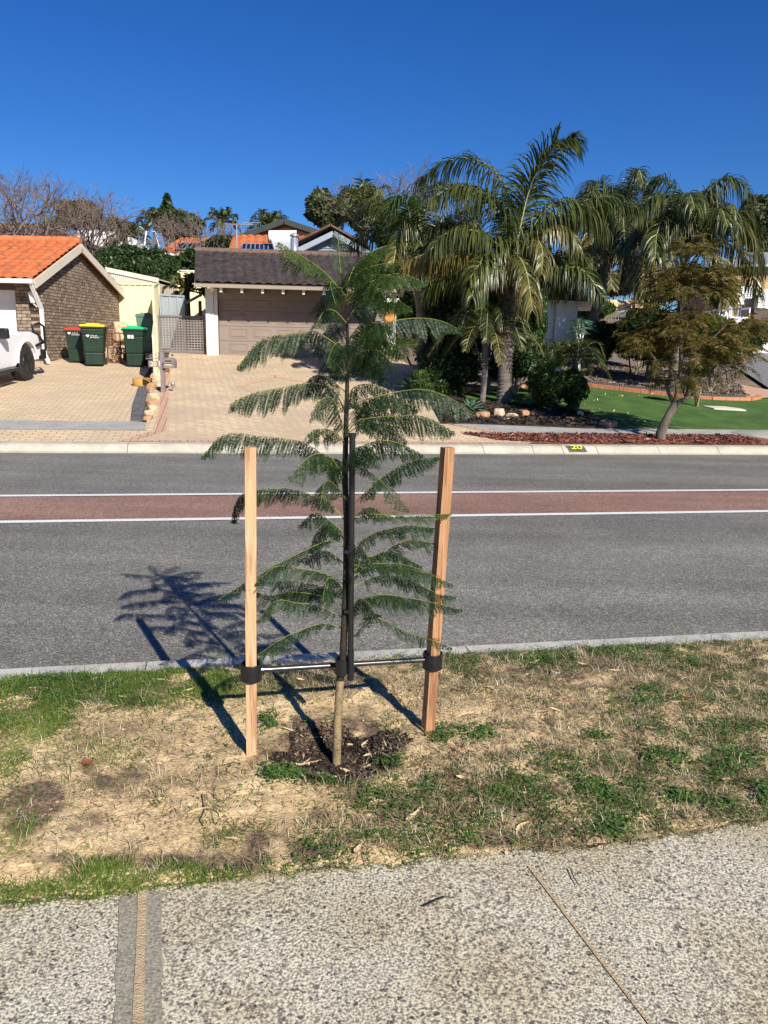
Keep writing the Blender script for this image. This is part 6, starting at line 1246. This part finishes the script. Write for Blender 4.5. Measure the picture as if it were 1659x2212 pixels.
# ------------------------------------------------ far background
def house(name,lb,roofs,walls,extra=None,base=None):
    o=thing(name,base,lb,'house','houses on the rise behind')
    for nm,pts,mt,th in roofs: mb=MB(); roofpoly(mb,pts,th); mb.build(nm,mt,o)
    for nm,pts,v,mt in walls: mb=MB(); mb.prism(pts,v); mb.build(nm,mt,o)
    return o
def gabled(lb,xl,xr,ye,yr,Y,depth,wallmat,roofmat,hip=None,px_ridge=None,name='far_house',group='houses on the rise behind',gut=None):
    """long roof facing us: eave from xl..xr at row ye, ridge row yr further back"""
    a=P(xl,ye,Y);b=P(xr,ye,Y);b[2]=a[2]=(a[2]+b[2])/2; h0,h1=px_ridge if px_ridge else (xl,xr); c=P(h1,yr,Y+depth/2); d=P(h0,yr,Y+depth/2); c[2]=d[2]=(c[2]+d[2])/2
    bb=a+[0,depth,0]; bc=b+[0,depth,0]; o=thing(name,PX((xl+xr)/2,700,Y),lb,'house',group)
    mb=MB(); n_=int((b[0]-a[0])/.45); tilepatch(mb,a,b,c,d,max(4,n_),9,.06,.04,spc=4); roofpoly(mb,[a-[0,0,.05],b-[0,0,.05],c-[0,0,.05],d-[0,0,.05]],.05); roofpoly(mb,[bb,bc,c,d],.05); roofpoly(mb,[a,d,bb],.04); roofpoly(mb,[b,bc,c],.04); rf=mb.build('roof',roofmat,o)
    mb=MB(); zb=gz((a[0]+b[0])/2,Y)-.5; mb.hexa([[a[0]+.4,Y+.5,zb],[b[0]-.4,Y+.5,zb],[b[0]-.4,Y+depth-.5,zb],[a[0]+.4,Y+depth-.5,zb]],[[a[0]+.4,Y+.5,a[2]-.06],[b[0]-.4,Y+.5,a[2]-.06],[b[0]-.4,Y+depth-.5,a[2]-.06],[a[0]+.4,Y+depth-.5,a[2]-.06]]); mb.build('wall',wallmat,o)
    mb=MB(); mb.beam(a-[0,.06,.09],b-[0,.06,.09],.1,.14); mb.build('gutter',M['white'],o)
    for u in(.2,.45,.7):
        p=a+(b-a)*u; w=min(1.6,(b[0]-a[0])*.12); mb=MB(); mb.prism([[p[0],Y+.46,a[2]-1.9],[p[0]+w,Y+.46,a[2]-1.9],[p[0]+w,Y+.46,a[2]-.6],[p[0],Y+.46,a[2]-.6]],(0,.03,0)); mb.build('window',M['glass'],o)
    return o,a,b,c,d,rf
def panels(o,a,b,c,d,u0,u1,v0,v1,n_,group,lb,rows=1):
    nn=np.cross(b-a,d-a); nn/=np.linalg.norm(nn); nn=nn if nn[2]>0 else -nn; base=a+(b-a)*u0; pn=thing('solar_array',base,lb,'solar panels')
    for r_ in range(rows):
        for i in range(n_):
            ua,ub=u0+(u1-u0)*i/n_,u0+(u1-u0)*(i+.94)/n_; va,vb=v0+(v1-v0)*r_/rows,v0+(v1-v0)*(r_+.95)/rows
            f=lambda u,v:(a*(1-u)+b*u)*(1-v)+(d*(1-u)+c*u)*v+nn*.16
            mb=MB(); mb.prism([f(ua,va),f(ub,va),f(ub,vb),f(ua,vb)],nn*.04); pp_=mb.build('panel',M['solar'],pn)
            mb=MB(); 
            for s_,e_ in((f(ua,va),f(ub,va)),(f(ub,va),f(ub,vb)),(f(ub,vb),f(ua,vb)),(f(ua,vb),f(ua,va))): mb.beam(s_+nn*.02,e_+nn*.02,.05,.06)
            mb.build('frame',M['galv'],pp_)
o,a,b,c,d,rf=gabled('far brown tiled house with solar panels above the orange garage roof',-60,182,527,483,46,9,M['cream'],M['brown_tile'],px_ridge=(-60,105))
panels(o,a,b,c,d,.36,.78,.04,.32,5,None,'row of five dark solar panels on the brown tiled roof at the left')
gabled('far house with a pale white metal hip roof behind the bare trees',140,302,534,498,55,9,M['cream'],M['whiteroof'],px_ridge=(168,262))
o,a,b,c,d,rf=gabled('far orange tiled house partly hidden by bare tree, left of the grey gable',340,520,548,515,52,9,M['buff'],M['orange_tile'],px_ridge=(392,500))
panels(o,a,b,c,d,.2,.55,.08,.5,6,None,'dark solar panels on the far orange roof behind the bare tree')
# house with buff gable and orange roof in front of it
o,a,b,c,d,rf=gabled('far orange tiled house with a water heater, dark rimmed buff gable above it',488,735,560,510,40,8,M['buff'],M['orange_tile'],px_ridge=(505,700))
panels(o,a,b,c,d,.13,.46,.10,.48,8,None,'row of dark solar panels on the orange roof above the charcoal ridge')
gy=46.; q=[P(505,524,gy),P(616,486,gy),P(712,516,gy),P(712,560,gy),P(505,560,gy)]; mb=MB(); mb.prism(q,(0,.3,0)); mb.build('gable',M['buff'],o)
mb=MB()
for s_,e_ in((P(500,523,gy-.5),P(616,481,gy-.5)),(P(616,481,gy-.5),P(716,514,gy-.5))): mb.beam(s_,e_,1.2,.28,up=(0,0,1))
mb.build('gable_roof',mk('dark_green_roof',(.035,.045,.04),(.05,.06,.055),sc=2),rf)
# solar water heater
wh=thing('water_heater',P(612,512,41.5),'white cylinder solar water heater on the orange roof','water heater'); mb=MB(); mb.tube([P(582,511,41.4),P(642,511,41.4)],.30,16); mb.build('tank',M['white'],wh); mb=MB()
for x in(581,643): mb.tube([P(x-1,511,41.4),P(x+1,511,41.4)],.32,16,sm=False)
mb.build('end_cap',M['dark'],wh); mb=MB(); n_=P(585,519,41.2),P(640,519,41.2),P(646,540,40.3),P(592,540,40.3); mb.prism(list(n_),(0,-.02,.08)); mb.build('collector',mk('collector_glass',(.42,.45,.47),rough=.2,spec=.8),wh)
# grey weatherboard gable behind the garage ridge
gg=thing('grey_house',PX(700,700,33),'weathered blue grey gable end just behind the charcoal roof','house','houses on the rise behind'); gy=33.; q=[P(640,544,gy),P(721,508,gy),P(790,548,gy),P(790,640,gy),P(640,640,gy)]; mb=MB(); mb.prism(q,(0,5,0)); mb.build('wall',M['grey_weather'],gg)
mb=MB(); 
for i in range(7): z0=P(640,546-i*5.2,gy); z1=P(790,546-i*5.2,gy); u=(546-i*5.2-508)/36.; x0=P(721-80*max(0,u),546-i*5.2,gy-.02);x1=P(721+70*max(0,u),546-i*5.2,gy-.02); mb.beam(x0,x1,.03,.02)
mb.build('board_line',M['white'] if False else M['metalgrey'],gg)
mb=MB(); mb.beam(P(636,547,gy-.2),P(721,506,gy-.2),.5,.2); mb.beam(P(721,506,gy-.2),P(800,551,gy-.2),.5,.2); mb.build('barge_board',M['metalgrey'],gg)
mb=MB(); mb.beam(P(645,540,gy+2),P(722,503,gy+2),4.6,.08); mb.beam(P(722,503,gy+2),P(800,545,gy+2),4.6,.08); mb.build('roof',M['brown_tile'],gg)
# tv antenna
an=thing('tv_antenna',P(511,550,36),'thin television antenna above the charcoal roof','antenna'); mb=MB(); mb.tube([P(512,560,36),P(511,484,36)],.03,6); mb.build('mast',M['galv'],an); mb=MB(); mb.tube([P(486,484.5,36),P(548,485.5,36)],.028,5)
for i in range(11): q=P(488+i*6,484.6+i*.1,36); mb.tube([q-[0,.35,0],q+[0,.35,0]],.012,4); 
mb.tube([P(525,481,36),P(563,481.5,36)],.02,5); mb.build('boom',M['galv'],an)
# pole frame among the trees
pf_=thing('metal_frame',PX(326,600,44),'white metal swing frame standing above the green bush','frame'); mb=MB(); mb.tube([P(312,530,44),P(316,500,44),P(336,500,44),P(343,532,44)],.05,6); mb.build('frame_bar',M['white'],pf_)
# right: far cream house, slatted door, brick pillar, rock wall, pickup
g=PX(1640,640,37); fh=thing('cream_brick_house',g,'far cream brick house with slatted grey roller door at the right edge','house','houses on the rise behind')
q0,q1=P(1560,600,38),P(1720,600,38); zb=g[2]-.5; zt=zat(1640,575,38); M['creambrick']=brickmat('cream_brick',(.62,.42,.24),(.55,.36,.2),(.35,.28,.2),.24,.09,.01,axes='xz')
mb=MB(); mb.prism([[q0[0],38,zb],[q1[0],38,zb],[q1[0],38,zt],[q0[0],38,zt]],(0,5,0)); mb.build('wall',M['creambrick'],fh); mb=MB(); roofpoly(mb,[P(1550,572,37.5),P(1730,570,37.5),P(1730,545,41),P(1600,545,41)],.1); mb.build('roof',M['metalgrey'],fh)
mb=MB(); a0,a1=P(1584,652,37.9),P(1627,652,37.9); zt2=zat(1600,617,37.9)
for i in range(9): z=a0[2]-.1+(zt2-a0[2])*i/8; mb.prism([[a0[0],37.9,z],[a1[0],37.9,z],[a1[0],37.93,z+.075],[a0[0],37.93,z+.075]],(0,.03,0))
mb.build('roller_door',M['metalgrey'],fh); mb=MB(); mb.beam([a0[0]-.12,37.85,zb],[a0[0]-.12,37.85,zt2+.2],.14,.1,up=(0,1,0)); mb.beam([a1[0]+.14,37.85,zb],[a1[0]+.14,37.85,zt2+.2],.2,.1,up=(0,1,0)); mb.build('door_post',M['white'],fh)
mb=MB(); a1=P(1636,652,37.3); a2=P(1700,652,37.3); mb.prism([[a1[0],37.3,zb],[a2[0],37.3,zb],[a2[0],37.3,zat(1640,625,37.3)],[a1[0],37.3,zat(1640,625,37.3)]],(0,.1,0)); mb.build('side_panel',M['white'],fh)
g=PX(1378,663,33); pl=thing('brick_pillar',g,'short orange brick pillar beside the pale rock wall','pillar'); mb=MB(); mb.box(P(1378,655,33),(.34,.34,.7)); mb.build('shaft',M['creambrick'],pl); mb=MB(); mb.box(P(1378,646,33),(.42,.42,.08)); mb.build('cap',M['rust'],pl); mb=MB(); mb.beam(P(1378,645,33),P(1378,600,33),.1,.1,up=(0,1,0)); mb.build('post',M['rust'],pl)
for i in range(9):
    x=1302+i*7.6; rock(P(x,660,34)+rng.normal(0,.05,3),(.28+.1*random.random(),.25,.17+.05*random.random()),'stone',['leftmost','second','third','fourth','middle','sixth','seventh','eighth','rightmost'][i]+' pale boulder, counted from the left, in the far rock wall','boulders of the far rock wall',70+i)
# pickup
g=PX(1590,700,31); pu=thing('pickup_truck',g,'white utility truck with blue strapped tray, parked behind the bronze tree','pickup'); Yk=31.; kx=lambda x,y,dy=0:P(x,y,Yk+dy)
mb=MB(); z0=kx(1590,702)[2]; z1=kx(1590,684)[2]; x0=kx(1575,700)[0]; x1=kx(1640,700)[0]; mb.prism([[x0,Yk,z0],[x1,Yk,z0],[x1,Yk,z1],[x0,Yk,z1]],(0,1.7,0)); mb.build('tray',M['carwhite'],pu,bevel=.03)
mb=MB(); xa=kx(1535,700)[0]; prof=[(xa,z0),(xa,z0+.38),(xa+.25,z0+.42),(xa+.35,kx(1500,668)[2]),(x0-.15,kx(1500,668)[2]+.03),(x0-.05,z0+.4),(x0-.02,z0)]; mb.prism([[a_,Yk+.05,b_] for a_,b_ in prof],(0,1.6,0)); mb.build('cab',M['carwhite'],pu,bevel=.04)
mb=MB(); mb.prism([[xa+.42,Yk+.03,z0+.42],[x0-.25,Yk+.03,z0+.42],[x0-.28,Yk+.03,kx(1500,671)[2]],[xa+.46,Yk+.03,kx(1500,671)[2]]],(0,.02,0)); mb.build('window',M['glass'],pu)
for i,x in enumerate((1578,1598,1618,1638)):
    q=kx(x,684); mb=MB(); h_=kx(x,666)[2]; mb.tube([q,[q[0],q[1],h_],[q[0],q[1]+1.7,h_],[q[0],q[1]+1.7,q[2]]],.03,6); mb.build('tray_hoop',mk('blue_strap',(.05,.12,.4),rough=.6) if i in(1,3) else M['white'],pu)
for x in(1552,1622): q=kx(x,704); mb=MB(); mb.tube([[q[0],Yk-.02,z0-.02],[q[0],Yk+.2,z0-.02]],.34,18,sm=False); mb.build('wheel',M['rubber'],pu)
mb=MB(); q=P(1648,700,29.5); mb.box(q,(.9,.3,1.1)); mb.build('brick_block',M['taupe_dk'],org=q,label='dark block wall end in front of the utility truck at the right edge',cat='wall')
# ---- far trees
def ft(px,Y,cx,cy,rx,ry,k,n_,size,mat,lb,**kw): 
    return tree('background_tree',PX(px,600,Y),P(cx,cy,Y),(rx*Y/F,rx*Y/F*.9,ry*Y/F),k,n_,size,mat,lb,group='trees on the rise behind',**kw)
ft(700,70,703,462,46,42,30,420,.26,'L_olive','large olive gum tree crown left of the palms on the skyline',trunk=.35,fr_=.36)
ft(780,74,782,455,56,46,32,420,.28,'L_olive','second large gum crown merging with palms on the skyline',trunk=.35,fr_=.36)
ft(170,64,168,466,42,28,22,380,.22,leafmat('autumn_olive',[(0,(.05,.045,.015)),(.5,(.10,.08,.03)),(1,(.15,.13,.05))],.15,.6,nsc=.3),'rounded brownish green tree behind the second bare tree',trunk=.25)
ft(130,57,128,490,26,18,12,260,.2,'L_mid','small yellow green tree left of the brownish round tree',trunk=.15)
ft(255,62,262,497,34,18,14,260,.2,'L_olive','olive tree with palm like tips right of the white roof',trunk=.15)
ft(395,58,398,494,50,32,22,340,.2,'L_olive','dull green tree mass behind the small bare tree',trunk=.2)
ft(480,44,482,530,34,16,14,300,.14,'L_dark','rounded dark bush against the orange roof',trunk=.15)
ft(420,36,420,568,34,22,14,380,.12,'L_dark','dark bush behind the cream rear fence',trunk=.12)
ft(300,33,288,588,86,52,44,620,.085,'L_dark','big glossy green bush behind the cream shed',trunk=.15,fr_=.34)
ft(350,32,352,600,46,44,24,480,.085,'L_dark','leafy right shoulder of the big bush above the cream fence',trunk=.12,fr_=.34)
ft(1640,60,1650,500,60,70,30,420,.26,'L_olive','tall dark gum at the right edge of the skyline',trunk=.3,fr_=.34)
ft(1640,44,1640,560,30,30,14,300,.18,'L_olive','lower gum foliage above the far cream house',trunk=.2)
ft(1000,48,990,555,60,60,22,420,.2,'L_brown','reddish brown tree seen between the palm fronds',trunk=.2)
ft(880,50,870,520,60,50,22,380,.2,'L_dark','dark tree behind the shorter palm',trunk=.2)
ft(1150,45,1180,600,60,40,22,420,.16,'L_dark','dark tree behind the wing roof, between the palms',trunk=.2)
# pine
b=PX(361,600,62); o=thing('pine_tree',b,'dark cone shaped pine on the skyline','tree','trees on the rise behind'); Q_=[]
for i in range(15):
    y=425+i*4.0; w=2.5+i*1.5; c=P(361,y,62); Q_.append((c,(w*62/F,w*62/F,.22),160+20*i))
V,Fc=crown_leaves(Q_,.20,1.,.3); nmesh('crown',V,Fc,M['L_dark'],o); mb=MB(); mb.tube([b,P(361,425,62)],[.3,.05],8); mb.build('trunk',M['bark_far'],o)
# bare trees
bare('bare_tree',PX(18,600,44),P(30,345,44),1.15,'large leafless tree with grey purple twigs at the left edge',n0=6,depth=7,r0_=.24,group='leafless trees',seed=4,minr=.013)
bare('bare_tree',PX(60,600,50),P(75,400,50),1.2,'leafless tree right behind the large one at the left edge',n0=5,depth=7,r0_=.2,group='leafless trees',seed=14,minr=.014)
bare('bare_tree',PX(175,600,46),P(185,405,46),1.35,'wide leafless tree in front of the white metal roof',n0=7,depth=7,r0_=.22,group='leafless trees',seed=9,minr=.013)
bare('bare_tree',PX(245,600,45),P(240,440,45),1.3,'smaller leafless tree leaning over the white roof end',n0=5,depth=6,r0_=.15,group='leafless trees',seed=21,minr=.013)
bare('bare_tree',PX(422,600,44),P(415,440,44),1.2,'pale leafless tree left of the television antenna',n0=6,depth=7,r0_=.16,group='leafless trees',seed=31,minr=.012)
bare('bare_tree',PX(880,600,60),P(878,362,60),1.0,'leafless tree top showing above the shorter palm',n0=6,depth=7,r0_=.25,group='leafless trees',seed=41,minr=.016)
# far palms
def fpalm(px,Y,cy,n_,Ln,lb,tr=.16,ll=.7,mt='L_palm'):
    base=PX(px,600,Y); crown=P(px,cy,Y); o=thing('far_palm',base,lb,'palm tree','far palms'); mb=MB(); mb.tube([base,crown],[tr*1.2,tr],8); mb.build('trunk',M['palm_trunk'],o)
    for i in range(n_):
        a=i*2.4; el=-.15+1.3*i/n_; d=np.array([math.cos(a)*math.cos(el),math.sin(a)*math.cos(el),math.sin(el)]); palmfrond(crown,[crown+d*Ln*.5,crown+d*Ln*.85-[0,0,.08*Ln],crown+d*Ln-[0,0,.35*Ln]],ll,.07,o,mt,nl=26,droop=.3,stiff=.7,rr=.03)
fpalm(480,58,478,14,1.3,'small slim palm on the skyline left of the antenna boom',ll=.5)
fpalm(583,60,492,22,1.7,'feathery date palm crown behind the dark rimmed gable',ll=.6)
fpalm(335,60,478,12,1.3,'palm left of the pine with drooping dark fronds')
fpalm(790,52,455,16,2.4,'palm in front of the gum crowns at the skyline',ll=.9)
fpalm(270,48,510,10,1.6,'low palm fronds right of the white metal roof')
fpalm(1400,40,612,14,1.9,'yellowish far palm above the brick pillar',mt='L_palmy')
fpalm(1290,36,600,14,1.9,'yellowish far palm above the end of the wing roof',mt='L_palmy')
fpalm(405,29,628,12,.9,'small spiky palm in front of the cream rear fence',tr=.08,ll=.3,mt='L_palmy')
